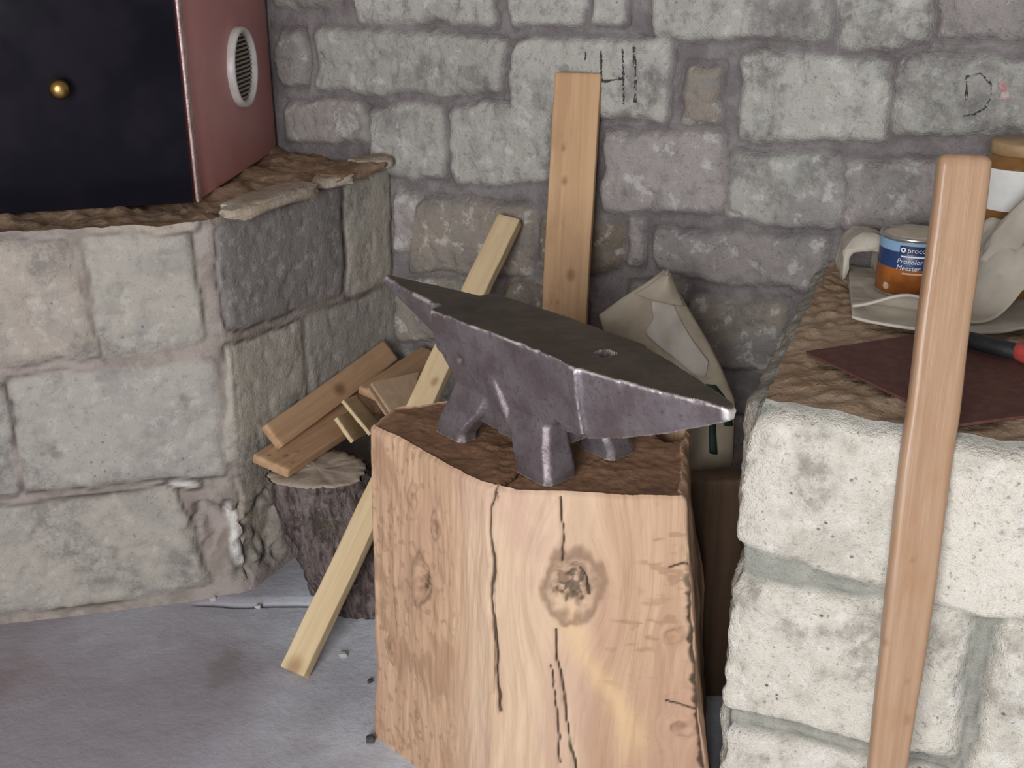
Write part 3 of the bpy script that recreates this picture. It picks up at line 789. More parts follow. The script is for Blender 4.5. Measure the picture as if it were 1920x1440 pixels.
# raised ridge down the middle of the near side and a welded lug at the step
pieces.append(vloft([(.615, .318, .372, .0, .043), (.65, .306, .350, .0, .047), (.69, .300, .335, .0, .051), (.705, .305, .325, .0, .050)]))
pieces.append(vloft([(.728, .488, .503, .02, .058), (.742, .488, .504, .02, .0615), (.766, .489, .503, .02, .0625)]))
vv, ff, off = [], [], 0
for Rg in pieces:
    R_ = np.array(Rg); nn_, mm = R_.shape[:2]
    # keep every piece wound outward whatever the order of its section
    f_ = grid_faces(nn_, mm, True, off) + [[off + i for i in range(mm)][::-1], [off + (nn_ - 1) * mm + i for i in range(mm)]]
    vv.append(R_.reshape(-1, 3)); ff += f_; off += nn_ * mm
me = mesh_from('anvil_raw', np.concatenate(vv), ff)
bm = bmesh.new(); bm.from_mesh(me); bmesh.ops.recalc_face_normals(bm, faces=bm.faces); bm.to_mesh(me); bm.free()
tmp = bpy.data.objects.new('anvil_raw', me); COL.objects.link(tmp)
rm = tmp.modifiers.new('r', 'REMESH'); rm.mode = 'VOXEL'; rm.voxel_size = .0026
sm = tmp.modifiers.new('s', 'SMOOTH'); sm.factor = .5; sm.iterations = 3
dg = bpy.context.evaluated_depsgraph_get()
full = bpy.data.meshes.new_from_object(tmp.evaluated_get(dg))
bpy.data.objects.remove(tmp); bpy.data.meshes.remove(me)
nv = len(full.vertices); co = np.empty(nv * 3); full.vertices.foreach_get('co', co); co = co.reshape(-1, 3)
nrm = np.empty(nv * 3); full.vertices.foreach_get('normal', nrm); nrm = nrm.reshape(-1, 3)
S_ = (co[:, :2] - AT) @ AX; T_ = (co[:, :2] - AT) @ TN
dent = .0006 * fbm(S_ * 45, T_ * 45, co[:, 2] * 45, 13, 3)
top_edge = np.exp(-((co[:, 2] - (ZT - .003)) / .006) ** 2) * (np.abs(nrm[:, 2]) < .9)
dent -= .0022 * np.clip(fbm(S_ * 60, T_ * 20, 0, 17, 3), 0, 1) * top_edge
dent -= .006 * np.exp(-(((S_ - .245) / .006) ** 2 + ((co[:, 2] - .705) / .007) ** 2)) * (T_ > 0)
dent -= .034 * sstep(.0115, .0085, np.abs(S_ - .483)) * sstep(.0115, .0085, np.abs(T_ + .009)) * (nrm[:, 2] > .7)   # hardy hole
dent -= .0035 * np.exp(-(((S_ - .237) / .022) ** 2 + ((T_ - .013) / .010) ** 2)) * (nrm[:, 2] > .7)
co = co + nrm * dent[:, None]
faces_ = [list(p.vertices) for p in full.polygons]
fs = np.array([S_[f].mean() for f in faces_]); fz = np.array([co[f, 2].mean() for f in faces_])
full.vertices.foreach_set('co', co.ravel()); full.update(); nb = np.empty(nv * 3); full.vertices.foreach_get('normal', nb); nrm = nb.reshape(-1, 3)

n = NB('forged_steel')
geo = n.node('ShaderNodeNewGeometry')
pt = geo.outputs['Pointiness']
big = n.noise(16, 5, .65); fine = n.noise(140, 4, .65)
c = n.mix(n.rng(big, .36, .64), (.155, .122, .13), (.235, .205, .218))
c = n.mix(n.rng(fine, .55, .7, 0, .6), c, (.085, .06, .053))
c = n.mix(n.rng(n.noise(32, 5, .7), .55, .7, 0, .6), c, (.125, .082, .064))
c = n.mix(n.rng(pt, .515, .565, 0, .85), c, (.75, .70, .68))
c = n.mix(n.attr('worn'), c, (.80, .75, .73))
STEEL_M = n.out(c, n.math('ADD', n.rng(pt, .515, .565, .44, .27), n.math('MULTIPLY', fine, .08)), n.bump(n.math('ADD', n.math('MULTIPLY', fine, .5), big), .35, .004), metal=.6, spec=.4)
n = NB('worn_steel_face')
fine = n.noise(1.0, 4, .6, n.co(150, 150, 150)); big = n.noise(13, 4, .6)
c = n.mix(n.rng(big, .36, .66), (.085, .066, .050), (.125, .10, .078))
c = n.mix(n.rng(fine, .52, .7, 0, .6), c, (.07, .05, .035))
geo = n.node('ShaderNodeNewGeometry')
c = n.mix(n.attr('worn'), c, (.80, .75, .73))
FACE_M = n.out(c, .5, n.bump(fine, .22, .003), metal=.6, spec=.35)

anvil_root = thing('anvil', (float(a3(.33, -.03, 0)[0]), float(a3(.33, -.03, 0)[1]), .578), 'old dark steel anvil with pointed horn and tapered heel on the stump', 'anvil')
def sub(name, sel, material, label):
    idx = np.flatnonzero(sel); used = np.unique(np.concatenate([faces_[i] for i in idx])); remap = -np.ones(nv, int); remap[used] = np.arange(len(used))
    loc = np.array(anvil_root.location)
    me_ = mesh_from(name, co[used] - loc, [[int(remap[v]) for v in faces_[i]] for i in idx])
    add_attr(me_, 'worn', add_edge[used])
    me_.normals_split_custom_set_from_vertices([tuple(v) for v in nrm[used]])
    o = link(name, me_, [material, FACE_M]); o.parent = anvil_root; o['label'] = label
    me_.polygons.foreach_set('material_index', upf[idx].astype(np.int32)); return o
fnz = np.array([nrm[f, 2].mean() for f in faces_]); upf = (fz > ZT - .016) & (fnz > .8)
add_edge = np.exp(-((co[:, 2] - (ZT - .0025)) / .0045) ** 2) * sstep(.10, .45, nrm[:, 2]) * sstep(.97, .80, nrm[:, 2]) * (np.maximum(np.abs(S_ - .483), np.abs(T_ + .009)) > .017) * (T_ > -.03) * (.12 + .88 * sstep(-.15, .5, fbm(S_ * 38, T_ * 38, 0, 211, 3)))
add_edge = np.maximum(add_edge, .9 * sstep(.692, .700, S_) * sstep(.745, .752, co[:, 2]) * sstep(.2, .6, -np.abs(nrm[:, 2]) + 1))
isface = (fz > ZT - .0022) & (np.array([nrm[f, 2].mean() for f in faces_]) > .75) & (fs > .186) & (fs < .497)
sub('face', isface, FACE_M, 'flat dark working face')
sub('horn', (fs <= .186), STEEL_M, 'pointed flat-topped horn')
sub('heel', (fs >= .497), STEEL_M, 'tapered square heel')
sub('body', ~isface & (fs > .186) & (fs < .497), STEEL_M, 'waist and four splayed feet')

# ------------------------------------------------------------------ loose timber
ORANGE_W = mat_wood('orange_pine', (.56, .36, .20), (.44, .26, .135), (.24, .12, .055), stain=(.40, .23, .12), knot_noise=.25)
PALE_W = mat_wood('pale_fresh_pine', (.70, .55, .34), (.60, .44, .25), (.34, .2, .1), stain=(.58, .41, .22))
POLE_W = mat_wood('planed_pole_wood', (.43, .275, .17), (.345, .205, .12), (.28, .15, .08), rough=.38, stain=(.37, .19, .095), spec=.5)
PLANK_W = mat_wood('old_board_wood', (.50, .32, .19), (.40, .235, .13), (.16, .075, .04), stain=(.37, .21, .11))
PLY_W = mat_wood('offcut_wood', (.52, .37, .25), (.44, .295, .19), (.3, .18, .1), stain=(.42, .28, .18))
SLAT_W = mat_wood('thin_strip_wood', (.66, .52, .32), (.55, .40, .22), (.3, .18, .1))

o = board('tall_board', (.078, 2.085, 0), (.131, 2.318, 1.022), (-.25, -1, .1), .092, .022, ORANGE_W,
          knots=[(.010, .655, .012), (-.014, .84, .008), (-.020, .905, .006), (-.026, .60, .004), (-.014, .595, .004), (.012, .445, .007)], seed=2)
tag(o, 'tall orange pine board with knots leaning on the back wall behind the anvil', 'board')
o = board('pale_batten', (-.404, 1.772, .006), (-.004, 2.392, .712), (-.42, -1, .55), .052, .026, PALE_W, knots=[(.0, .006, .022), (.01, .62, .01)], seed=4)
tag(o, 'long pale batten from the floor left of the stump to the back wall', 'batten')
o = board('leaning_pole', (.468, 1.130, -.004), (.529, 1.342, 1.047), (-.10, -1, .15), .061, .026, POLE_W, widths=[(0, .70), (.27, .76), (.5, .96), (.66, 1.0), (1, .97)], rad=.007,
          knots=[(-.004, .58, .004), (.014, .37, .006), (-.024, .47, .005), (.008, .42, .004)], seed=6)
tag(o, 'smooth reddish wooden stave leaning against the front of the stone bench', 'stave')

o = board('lower_plank', (-.478, 2.040, .300), (-.284, 2.435, .300), (.10, -.25, 1), .086, .02, PLANK_W, knots=[(-.015, .045, .005), (.008, .04, .006), (-.018, .020, .005), (.015, .07, .005), (.032, .03, .005)], seed=8)
tag(o, 'broad orange-brown plank lying on the bark log by the forge base', 'plank', 'planks piled by the forge base')
o = board('knotty_plank', (-.484, 2.099, .335), (-.287, 2.509, .368), (.62, -.50, .62), .056, .020, PLANK_W, knots=[(.003, .235, .017)], seed=10)
tag(o, 'narrow plank with one dark round knot resting against the side of the forge base', 'plank', 'planks piled by the forge base')
o = board('dark_offcut', (-.295, 2.27, .352), (-.175, 2.51, .357), (.0, -.55, 1), .085, .018, PLANK_W, seed=12)
tag(o, 'dim plank end lying just behind the square offcut', 'plank', 'planks piled by the forge base')

def plate(name, corners, t, material, seed=0):
    c = [Vector(p) for p in corners]
    nn = (c[1] - c[0]).cross(c[3] - c[0]).normalized()
    if nn.y > 0: nn = -nn
    bm = bmesh.new(); cen = sum(c, Vector()) / 4
    a = [bm.verts.new(p - cen) for p in c]; b = [bm.verts.new(p - cen - nn * t) for p in c]
    bm.faces.new(a); bm.faces.new(b[::-1])
    for i in range(4): bm.faces.new([a[i], a[(i + 1) % 4], b[(i + 1) % 4], b[i]])
    bmesh.ops.recalc_face_normals(bm, faces=bm.faces)
    bmesh.ops.bevel(bm, geom=list(bm.edges), offset=.0012, segments=2, affect='EDGES')
    me = bpy.data.meshes.new(name); bm.to_mesh(me); bm.free(); sharp(me, 40)
    o_ = link(name, me, material); o_.location = cen; return o_
D_ = [(-.291, 2.195, .417), (-.199, 2.29, .404), (-.208, 2.20, .362), (-.241, 2.12, .378)]
o = plate('square_offcut', D_, .007, PLY_W)
tag(o, 'small pinkish square wood offcut propped on top of the plank pile', 'wood offcut', 'square wood offcuts')
o = plate('square_offcut', [(x - .007, y + .004, z - .013) for x, y, z in D_], .006, PLY_W)
tag(o, 'second thin square offcut directly under the pinkish square one', 'wood offcut', 'square wood offcuts')

def strip(e0, e1, th, ldir, L, label):
    e0, e1 = Vector(e0), Vector(e1); l = Vector(ldir).normalized()
    w = (e1 - e0); W = w.length; w.normalize()
    nn = w.cross(l).normalized()
    if nn.z < 0: nn = -nn
    c0 = (e0 + e1) / 2
    o_ = board('wood_strip', c0, c0 + l * L, nn, W, th, SLAT_W, rad=.001, seed=21)
    return tag(o_, label, 'wood strip', 'thin pale wood strips')
strip((-.355, 2.20, .372), (-.296, 2.18, .306), .0075, (.15, .92, -.26), .10, 'upper of two thin pale wood strips sticking out behind the stump')
strip((-.367, 2.17, .346), (-.331, 2.16, .298), .0085, (.17, .92, -.24), .10, 'lower of two thin pale wood strips sticking out behind the stump')

# bark-covered log under the planks
seg = 96; ang = np.linspace(0, 2 * np.pi, seg, endpoint=False)
rings = []; bk = []
lt, lb_ = np.array([-.392, 2.073]), np.array([-.295, 2.085])
for z in np.concatenate([np.linspace(-.004, .272, 74), [.276, .2785]]):
    f = np.clip(z / .28, 0, 1); r = .100 + .010 * (1 - f) - (.003 if z > .275 else 0)
    ridge = np.abs(fbm(np.cos(ang) * 5, np.sin(ang) * 5 + z * 6, z * 9, 91, 4))
    r = r + .012 * fbm(np.cos(ang) * 1.4, np.sin(ang) * 1.4, z * 3, 90, 2) + (.012 * ridge if z < .27 else 0) + .004 * fbm(np.cos(ang) * 16, np.sin(ang) * 16, z * 50, 95, 2)
    cc = lb_ * (1 - f) + lt * f
    rings.append(np.column_stack([cc[0] + r * np.cos(ang), cc[1] + r * np.sin(ang), np.full(seg, z) + .005 * fbm(np.cos(ang) * 2, np.sin(ang) * 2, 0, 97, 2) * f]))
    bk.append(ridge)
n = NB('rough_bark')
r1 = n.noise(1.0, 6, .65, n.co(42, 42, 16), 1.2)
c = n.mix(n.rng(r1, .38, .62), (.075, .058, .052), (.21, .17, .16))
c = n.mix(n.rng(n.noise(60, 4, .6), .56, .7, 0, .6), c, (.30, .25, .235))
c = n.mix(n.rng(n.noise(9, 3, .6), .6, .72, 0, .5), c, (.13, .14, .07))
BARK_M = n.out(c, .92, n.bump(r1, .9, .02), spec=.1)
LOG_TOP = mat_simple('grey_cut_wood', (.43, .355, .285), (.33, .27, .215), .8, scale=22, bump=.3, spec=.2)
log = thing('bark_log', (float(lb_[0]), float(lb_[1]), -.004), 'short bark-covered log standing between the forge base and the stump', 'log')
off = np.array([lb_[0], lb_[1], -.004])
o = link('bark', loft('bark', np.array(rings) - off, (True, False)), BARK_M); o.parent = log
tp = np.array(rings[-1]) - off; cen3 = tp.mean(0)
rr = [cen3 + (tp - cen3) * k + np.array([0, 0, .002]) for k in (.965, .95, .8, .6, .4, .2, .02)]
rr[0] = rr[0] - np.array([0, 0, .004])
rr = [q + np.column_stack([np.zeros(seg), np.zeros(seg), .003 * fbm(q[:, 0] * 30, q[:, 1] * 30, 0, 99, 3)]) for q in rr]
o = link('cut_top', loft('cut_top', rr, (False, True)), LOG_TOP); o.parent = log; o['label'] = 'greyish sawn top'

o = board('added_dark_timber', (.350, 1.735, -.003), (.346, 1.755, .425), (.05, -1, .1), .098, .05, mat_wood('gap_darkening_wood', (.115, .07, .042), (.075, .045, .028), (.04, .025, .015)), rad=.004, seed=31)  # block put in to make the gap behind the stump dark
tag(o, 'dark brown timber block added to darken the gap between the stump and the stone bench', 'timber block')

# ------------------------------------------------------------------ paper sack standing behind the anvil
n = NB('crumpled_sack_paper')
c = n.mix(n.rng(n.noise(10, 5, .6), .38, .62), (.38, .315, .235), (.46, .395, .305))
c = n.mix(n.rng(n.noise(70, 3, .6), .6, .75, 0, .4), c, (.3, .23, .16))
SACK_M = n.out(c, .75, n.bump(n.noise(45, 4, .6), .25, .004), spec=.25)
SACK_P = mat_simple('pale_inner_paper', (.56, .51, .45), (.50, .45, .38), .7, scale=20, bump=.1)
SACK_D = mat_simple('dark_green_print', (.012, .03, .022), (.02, .042, .03), .6)
left = np.array([(.27, .02), (.262, .25), (.243, .42), (.205, .54), (.166, .618), (.153, .655), (.195, .684), (.235, .706), (.268, .728)])
right = np.array([(.335, .02), (.345, .25), (.405, .38), (.402, .50), (.375, .56), (.349, .607), (.318, .655), (.296, .690), (.276, .731)])
rt = np.linspace(0, 1, 90); lt_ = np.linspace(0, 1, len(left))
def crease(x, z):
    a = 1 - np.abs(fbm(x * 7 + z * 3, z * 6 - x * 4, 0, 121, 2)) * 2.2
    return .010 * fbm(x * 9, z * 9, 0, 123, 3) + .010 * np.clip(a, 0, 1)
rings = []; ns = 44
for t in rt:
    l = np.array([np.interp(t, lt_, left[:, k]) for k in (0, 1)]); r = np.array([np.interp(t, lt_, right[:, k]) for k in (0, 1)])
    s = np.linspace(0, 1, ns)
    q = l + (r - l) * s[:, None]
    wd_ = np.linalg.norm(r - l); th = min(.040, wd_ * .22) * (1 - .75 * t)
    prof = np.sin(np.pi * s) ** .6
    yc = 1.865 + .09 * t
    front = np.column_stack([q[:, 0], yc - th * prof - crease(q[:, 0], q[:, 1]) * prof, q[:, 1]])
    backs = np.column_stack([q[:, 0], yc + th * prof + .002, q[:, 1]])[::-1]
    rings.append(np.concatenate([front, backs[1:-1]]))
sack = thing('paper_sack', (.33, 1.87, 0), 'crumpled beige paper sack standing behind the anvil beside the stone bench', 'sack')
so = np.array([.33, 1.87, 0])
o = link('sack_body', loft('sack_body', np.array(rings) - so), SACK_M); o.parent = sack
def on_sack(t, s): 
    a = np.array(rings); j = np.clip(int(round(t * 89)), 0, 89); i = np.clip(int(round(s * (ns - 1))), 0, ns - 1); return a[j, i]
def sack_patch(name, ts, s0, s1, off_, material, n_=24):
    g = []
    for k, t in enumerate(ts):
        a, b = s0(k / (len(ts) - 1)), s1(k / (len(ts) - 1))
        g.append([on_sack_f(t, a + (b - a) * q) + np.array([0, -off_ * (.4 + .6 * math.sin(math.pi * min(1, q * 1.0 + .02))), 0]) for q in np.linspace(0, 1, n_)])
    g = np.array(g)
    me_ = mesh_from(name, g.reshape(-1, 3) - so, grid_faces(len(ts), n_))
    o_ = link(name, me_, material); o_.parent = sack
    sol = o_.modifiers.new('thick', 'SOLIDIFY'); sol.thickness = .0012; sol.offset = 1
    return o_
ringsA = np.array(rings)
def on_sack_f(t, s):
    x = np.clip(t, 0, 1) * 89; y = np.clip(s, 0, 1) * (ns - 1)
    j, i = min(int(x), 88), min(int(y), ns - 2); fx, fy = x - j, y - i
    return (ringsA[j, i] * (1 - fx) + ringsA[j + 1, i] * fx) * (1 - fy) + (ringsA[j, i + 1] * (1 - fx) + ringsA[j + 1, i + 1] * fx) * fy
o = sack_patch('paper_flap', np.linspace(.46, .80, 22), lambda q: np.interp(q, [0, .25, .45, .7, 1], [.70, .52, .40, .46, .36]), lambda q: np.interp(q, [0, .2, 1], [.80, .90, .74]), .005, SACK_P)
o['label'] = 'paler flap of paper'
o = sack_patch('folded_top', np.linspace(.80, .985, 14), lambda q: .05 + .1 * q, lambda q: .95, .006, SACK_M); o['label'] = 'folded-over top corner'
# the dark green letter strokes
o = sack_patch('printed_letter', np.linspace(.275, .375, 12), lambda q: .70 + .05 * q, lambda q: .785 + .0 * q, .0035, SACK_D, 6); o['label'] = 'dark green printed letter stroke'
o = sack_patch('printed_letter', np.linspace(.33, .435, 14), lambda q: .875 - .10 * q, lambda q: .965 - .10 * q, .0035, SACK_D, 6); o['label'] = 'dark green printed letter stroke'

# ------------------------------------------------------------------ things on the bench
BZ = .718
RED_BOARD = mat_simple('dark_red_brown_sheet', (.10, .037, .028), (.125, .05, .037), .75, scale=60, bump=.25)
c4 = [(.424, 1.553, BZ + .006), (.548, 1.290, BZ + .007), (.80, 1.36, BZ + .008), (.655, 1.640, BZ + .008)]
bm = bmesh.new(); cc = Vector((.60, 1.46, BZ + .002))
tv = [bm.verts.new(Vector(p) - cc) for p in c4]; bv = [bm.verts.new(Vector(p) - cc - Vector((0, 0, .004))) for p in c4]
bm.faces.new(tv); bm.faces.new(bv[::-1])
for i in range(4): bm.faces.new([tv[i], tv[(i + 1) % 4], bv[(i + 1) % 4], bv[i]])
bmesh.ops.recalc_face_normals(bm, faces=bm.faces); bmesh.ops.bevel(bm, geom=list(bm.edges), offset=.0008, segments=1, affect='EDGES')
me = bpy.data.meshes.new('brown_sheet'); bm.to_mesh(me); bm.free(); sharp(me, 40)
o = link('brown_sheet', me, RED_BOARD); o.location = cc
tag(o, 'flat dark red-brown sheet lying on the dirt top of the stone bench', 'sheet')

# dustsheet
n = NB('cotton_dust_sheet')
c = n.mix(n.rng(n.noise(8, 4, .6), .4, .62), (.52, .475, .40), (.44, .395, .325))
c = n.mix(n.rng(n.noise(60, 3, .6), .6, .75, 0, .35), c, (.30, .26, .2))
CLOTH_M = n.out(c, .9, n.bump(n.noise(300, 2, .6), .2, .002), spec=.1)
sheet = thing('dust_sheet', (.70, 1.75, BZ), 'folded off-white cotton dustsheet on the back of the stone bench under the tin', 'cloth')
sh = np.array([.70, 1.75, BZ])
def cloth(name, FL, FR, BR, BL, front_curve, height, thick=.004, nu=110, nv_=70):
    FL, FR, BR, BL = [np.array(p, float) for p in (FL, FR, BR, BL)]
    s = np.linspace(0, 1, nu)[None, :]; t = np.linspace(0, 1, nv_)[:, None]
    P_ = ((FL[None, None] * (1 - s[..., None]) + FR * s[..., None]) * (1 - t[..., None]) + (BL * (1 - s[..., None]) + BR * s[..., None]) * t[..., None])
    P_[..., 1] += front_curve(s) * (1 - t) ** 2
    Zc = BZ + height(s, t, P_[..., 0], P_[..., 1])
    me_ = mesh_from(name, np.concatenate([P_, Zc[..., None]], -1).reshape(-1, 3) - sh, grid_faces(nv_, nu))
    o_ = link(name, me_, CLOTH_M); o_.parent = sheet
    so_ = o_.modifiers.new('thick', 'SOLIDIFY'); so_.thickness = thick; so_.offset = 1
    return o_
cloth('lower_fold', (.528, 1.690), (1.02, 1.595), (1.02, 1.79), (.585, 1.93), lambda s: -.055 * np.sin(np.pi * np.clip(s * 2.0, 0, 1)) * (s < .5),
      lambda s, t, x, y: .009 + .004 * fbm(x * 14, y * 14, 0, 131, 2) + .004 * np.sin(np.pi * t))
def upper_h(s, t, x, y):
    base = .015 + .040 * np.exp(-(t / .13) ** 2) * (np.exp(-((x - .605) / .055) ** 2) + .7 * np.exp(-((x - .80) / .05) ** 2)) + .003 * fbm(x * 16, y * 16, 0, 133, 3) * sstep(.05, .3, t)
    flat = sstep(.075, .055, np.hypot(x - .648, y - 1.80))
    base = base * (1 - flat) + .0165 * flat
    heap = .115 * np.exp(-(((x - .775) / .048) ** 4 + ((y - 1.76) / .075) ** 4)) * (1 + .18 * fbm(x * 22, y * 22, 0, 135, 3))
    heap = heap + .05 * np.exp(-(((x - .90) / .09) ** 2 + ((y - 1.66) / .05) ** 2))
    return base + heap
cloth('upper_fold', (.532, 1.705), (1.02, 1.635), (1.02, 1.785), (.590, 1.945), lambda s: -.05 * np.sin(np.pi * np.clip(s * 2.0, 0, 1)) * (s < .5), upper_h, nu=150, nv_=100)
# rolled-up end standing behind the tin
a = np.linspace(0, 2 * np.pi, 40, endpoint=False)
rings = []
for k in np.linspace(0, 1, 26):
    y = 1.875 + .085 * k; cx = .598 + .010 * k; lip = .004 * math.sin(math.pi * min(1, k * 6))
    th_ = np.linspace(0, np.pi, 24)
    outer = [(.038 * math.cos(q), .040 + .044 * math.sin(q) ** .75) for q in th_]; inner_ = [(.028 * math.cos(q), .036 + .016 * math.sin(q)) for q in th_[::-1]]
    prof = [(.038, .002)] + [(.038, .02)] + outer + [(-.038, .02), (-.038, .002), (-.028, .002), (-.028, .02)] + inner_ + [(.028, .02), (.028, .002)]
    prof = np.array(prof)
    g = .0035 * fbm(prof[:, 0] * 40, prof[:, 1] * 40, k * 3, 141, 3)
    rings.append(np.column_stack([cx + prof[:, 0] * (1 - .06 * k) + g, np.full(len(prof), y) - lip, BZ + .013 + prof[:, 1] * (1 - .12 * k) + np.abs(g)]))
o = link('rolled_end', loft('rolled_end', np.array(rings) - sh), CLOTH_M); o.parent = sheet
# twisted corner rising over the jar
rings = []
pth = [np.array(p) for p in ((.755, 1.735, .80), (.765, 1.725, .845), (.785, 1.715, .885), (.815, 1.705, .93), (.85, 1.70, .975), (.885, 1.70, 1.0))]
for k in np.linspace(0, 1, 40):
    x = k * 5; i = min(int(x), 4); p_ = pth[i] * (1 - x + i) + pth[i + 1] * (x - i)
    r = .030 - .012 * k
    rings.append(np.column_stack([p_[0] + r * np.cos(a) * .9 * (1 + .2 * fbm(np.cos(a) * 2, np.sin(a) * 2, k * 5, 151, 3)), p_[1] + .7 * r * np.sin(a), p_[2] + .35 * r * -np.cos(a)]))
o = link('twisted_corner', loft('twisted_corner', np.array(rings) - sh), CLOTH_M); o.parent = sheet

# tin of wood finish
TC = Vector((.648, 1.800, BZ + .0208)); TR, TH = .052, .098
tin = thing('paint_tin', TC, 'small blue and orange paint tin standing on the dustsheet', 'tin')
BLUE = (.018, .042, .13); ORNG = (.36, .115, .022)
n = NB('tin_label_print')
sep = n.node('ShaderNodeSeparateXYZ'); n.nt.links.new(n.co(), sep.inputs[0])
zc = sep.outputs['Z']
c = n.mix(n.rng(zc, .046, .049), n.mix(n.rng(n.noise(30, 4, .6), .35, .65), ORNG, (.24, .07, .015)), BLUE)
c = n.mix(n.rng(zc, .074, .0765), c, (.22, .36, .52))
LABEL_M = n.out(c, .38, spec=.5)
TIN_M = mat_simple('bright_tinplate', (.55, .54, .52), (.42, .41, .39), .28, .85, scale=60, bump=.05)
LID_M = mat_simple('cream_dusty_lid', (.62, .54, .42), (.55, .46, .35), .6, scale=40)
NAVY = mat_simple('navy_print', (.012, .022, .075), (.014, .026, .085), .4); WHITE_PR = mat_simple('white_print', (.78, .78, .80), (.72, .72, .74), .5); SEAL = mat_simple('pale_seal_print', (.55, .42, .27), (.5, .36, .22), .5); BLUE_PR = mat_simple('mid_blue_print', (.035, .07, .22), (.04, .08, .25), .4)
def tinpart(name, prof, material, caps=(False, False), seg=64):
    o_ = link(name, lathe(name, prof, seg, caps=caps), material); o_.parent = tin; return o_
tinpart('can_body', [(TR - .001, 0), (TR + .0005, .0008), (TR + .0005, .003), (TR - .0008, .0042), (TR - .0008, TH - .006), (TR - .0008, TH - .005)], TIN_M, (True, False))
o = tinpart('wrap_label', [(TR - .0004, .0046), (TR, .0048), (TR, TH - .0075), (TR - .0004, TH - .0072)], LABEL_M); o['label'] = 'blue label with an orange lower half'
tinpart('rim', [(TR - .0008, TH - .0065), (TR + .0012, TH - .005), (TR + .0014, TH - .002), (TR + .0006, TH - .0005), (TR - .001, TH), (TR - .0035, TH - .0012), (TR - .005, TH - .003)], TIN_M)
o = tinpart('lid', [(TR - .0048, TH - .0032), (TR - .009, TH - .0038), (TR - .011, TH - .0012), (TR - .014, TH - .0008), (.001, TH - .0004)], LID_M, (False, True)); o['label'] = 'cream lid'
def wrap_print(name, verts2d, faces_, material, r, a0, z0):
    """verts2d in metres, laid round the tin at angle a0 (0 = towards -Y)"""
    out = []
    for x, y in verts2d:
        an = a0 + x / r
        out.append((r * math.sin(an), -r * math.cos(an), z0 + y))
    me_ = mesh_from(name, np.array(out), faces_); o_ = link(name, me_, material); o_.parent = tin; return o_
def wrap_rect(name, w, h, material, r, a0, z0):
    nx_ = 24; xs_ = np.linspace(-w / 2, w / 2, nx_)
    v = [(x, y) for y in (-h / 2, h / 2) for x in xs_]
    return wrap_print(name, v, grid_faces(2, nx_), material, r, a0, z0)
def wrap_text(name, s, size, material, r, a0, z0, shear=0.0):
    cu = bpy.data.curves.new('t', 'FONT'); cu.body = s; cu.size = size; cu.align_x = 'LEFT'; cu.shear = shear; cu.resolution_u = 2
    ob = bpy.data.objects.new('t', cu); COL.objects.link(ob)
    dg_ = bpy.context.evaluated_depsgraph_get(); m_ = bpy.data.meshes.new_from_object(ob.evaluated_get(dg_))
    v = [(p.co.x, p.co.y) for p in m_.vertices]; f = [list(p.vertices) for p in m_.polygons]
    bpy.data.objects.remove(ob); bpy.data.curves.remove(cu); bpy.data.meshes.remove(m_)
    o_ = wrap_print(name, v, f, material, r, a0, z0); o_['label'] = 'white lettering'; return o_
FA = math.atan2(-TC.x, TC.y) * 1.0                       # the label faces the room
FA = FA + .10
wrap_rect('name_panel', .062, .0135, NAVY, TR + .0004, FA + .12, TH - .0185)
wrap_rect('name_underline', .062, .0022, WHITE_PR, TR + .0004, FA + .18, TH - .0290)
wrap_text('name_lettering', 'procol', .0118, WHITE_PR, TR + .0009, FA - .24, TH - .0222)
# ring-shaped emblem before the name
an_ = np.linspace(0, 2 * np.pi, 24, endpoint=False)
v = [(.0042 * math.cos(q), .0042 * math.sin(q)) for q in an_] + [(.0019 * math.cos(q), .0019 * math.sin(q)) for q in an_]
wrap_print('name_emblem', v, [[i, (i + 1) % 24, 24 + (i + 1) % 24, 24 + i] for i in range(24)], WHITE_PR, TR + .0009, FA - .36, TH - .0185)
wrap_text('product_lettering', 'Procolor', .0112, WHITE_PR, TR + .0009, FA - .52, TH - .0405, .2)
wrap_text('product_lettering', 'Meester', .0112, WHITE_PR, TR + .0009, FA - .52, TH - .0510, .2)
wrap_rect('small_print', .036, .0026, SEAL, TR + .0006, FA + .02, TH - .0565)
for da in (-.80, .62):
    v = [(.0058 * math.cos(q), .0058 * math.sin(q)) for q in an_]
    o = wrap_print('seal', v, [list(range(24))], SEAL, TR + .0006, FA + da, .016); o['label'] = 'pale round seal'

# brown jar with a white label, mostly behind the stave
AMBER = NB('amber_glass')
AMBER_M = AMBER.out(AMBER.mix(AMBER.rng(AMBER.noise(20, 3, .5), .4, .6), (.16, .075, .02), (.23, .11, .03)), .18, spec=.6)
JC = Vector((.812, 1.835, BZ + .004))
jar = thing('brown_jar', JC, 'brown glass jar with a white label behind the leaning stave', 'jar')
def jarpart(name, prof, material, caps):
    o_ = link(name, lathe(name, prof, 56, caps=caps), material); o_.parent = jar; return o_
jarpart('jar_body', [(.040, 0), (.052, .004), (.056, .012), (.056, .205), (.053, .222), (.045, .232), (.043, .236)], AMBER_M, (True, True))
o = jarpart('lid', [(.044, .234), (.046, .235), (.046, .252), (.044, .2545), (.001, .255)], mat_simple('tan_lid', (.40, .27, .14), (.34, .22, .11), .5), (True, True)); o['label'] = 'tan lid'
aa = np.linspace(math.radians(-205), math.radians(-62), 40)
lab = [np.column_stack([.0566 * np.cos(aa), .0566 * np.sin(aa), np.full(40, z)]) for z in (.150, .215)]
o = link('paper_label', mesh_from('paper_label', np.array(lab).reshape(-1, 3), grid_faces(2, 40)), mat_simple('white_label_paper', (.80, .80, .76), (.74, .74, .70), .6, bump=.03)); o.parent = jar; o['label'] = 'blank white label'

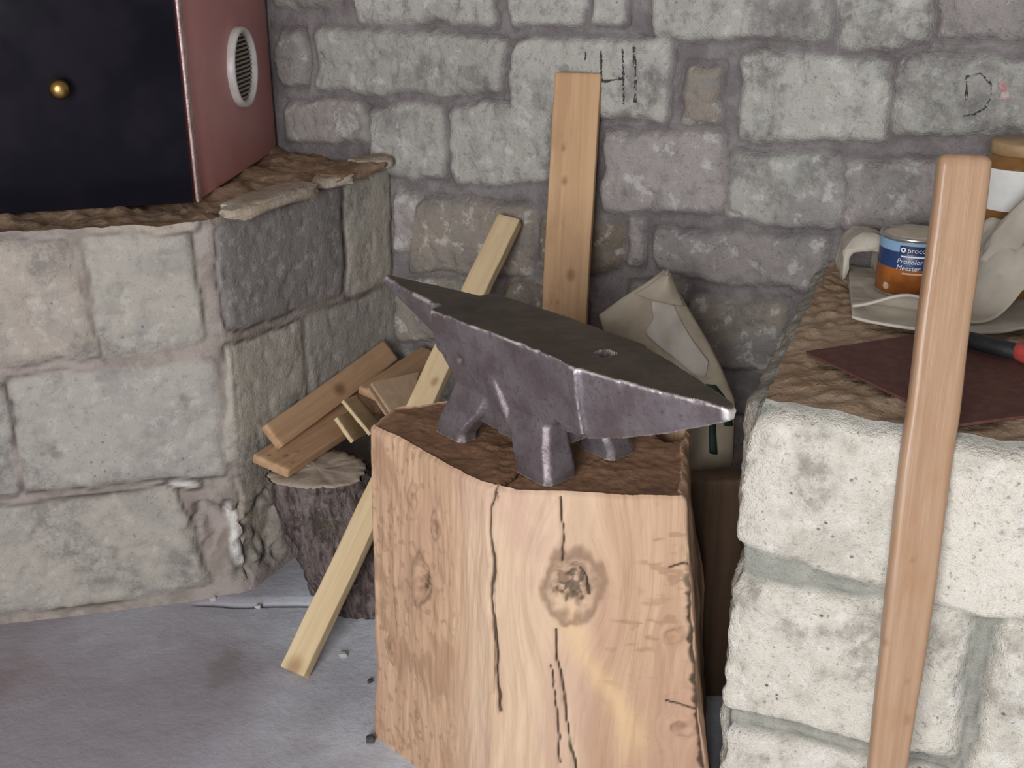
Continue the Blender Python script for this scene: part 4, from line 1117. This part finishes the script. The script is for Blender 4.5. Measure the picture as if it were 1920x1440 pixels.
# black tool with a red end
BLACK_P = mat_simple('black_rubber', (.012, .012, .013), (.02, .02, .02), .55); RED_P = mat_simple('red_grip', (.36, .05, .04), (.28, .04, .035), .4)
tool = thing('hand_tool', (.66, 1.56, BZ + .02), 'black hand tool with a rounded red end lying along the edge of the dustsheet', 'tool')
to = Vector((.66, 1.56, BZ + .02))
def rod(name, p0, p1, prof, material):
    p0, p1 = Vector(p0), Vector(p1); z = (p1 - p0).normalized(); x = z.orthogonal().normalized(); y = z.cross(x)
    L = (p1 - p0).length; an2 = np.linspace(0, 2 * np.pi, 28, endpoint=False)
    rings_ = [[tuple(p0 - to + z * (L * f) + x * (r * math.cos(q)) + y * (r * math.sin(q))) for q in an2] for f, r in prof]
    o_ = link(name, loft(name, rings_), material); o_.parent = tool; return o_
rod('black_handle', (.612, 1.605, BZ + .022), (.712, 1.500, BZ + .022), [(0, .006), (.02, .010), (.3, .0115), (.6, .0125), (.95, .012), (1, .010)], BLACK_P)
o = rod('red_end', (.705, 1.508, BZ + .0235), (.79, 1.418, BZ + .0235), [(0, .010), (.03, .0125), (.08, .0135), (.16, .015), (.5, .014), (.95, .015), (1, .012)], RED_P); o['label'] = 'rounded red end'

# ------------------------------------------------------------------ chips on the floor
CHIP_D = mat_simple('dark_stone_chip', (.05, .046, .045), (.08, .07, .068), .9); CHIP_L = mat_simple('pale_mortar_chip', (.50, .49, .47), (.40, .39, .38), .9)
c0 = rubble('floor_chip', None, (-.242, 1.592, .001), (.014, .013, .012), CHIP_D, 61)
tag(c0, 'tiny dark stone chip on the floor at the left foot of the stump', 'stone chip', 'chips on the floor')
for k, (x, y, s, m_, lab_) in enumerate([(-.322, 1.838, .015, CHIP_L, 'tiny pale chip on the floor right of the batten foot'), (-.262, 1.758, .011, CHIP_D, 'tiny dark chip on the floor between the batten foot and the stump'),
                                (-.62, 2.035, .020, CHIP_L, 'small pale mortar chip on the floor at the corner of the forge base'), (-.52, 2.005, .012, CHIP_L, 'tiny pale chip just in front of the dark floor joint')]):
    cobj = rubble('floor_chip', None, (x, y, s * .15 - .003), (s, s * .7, s * .55), m_, 70 + k, k)
    tag(cobj, lab_, 'stone chip', 'chips on the floor')
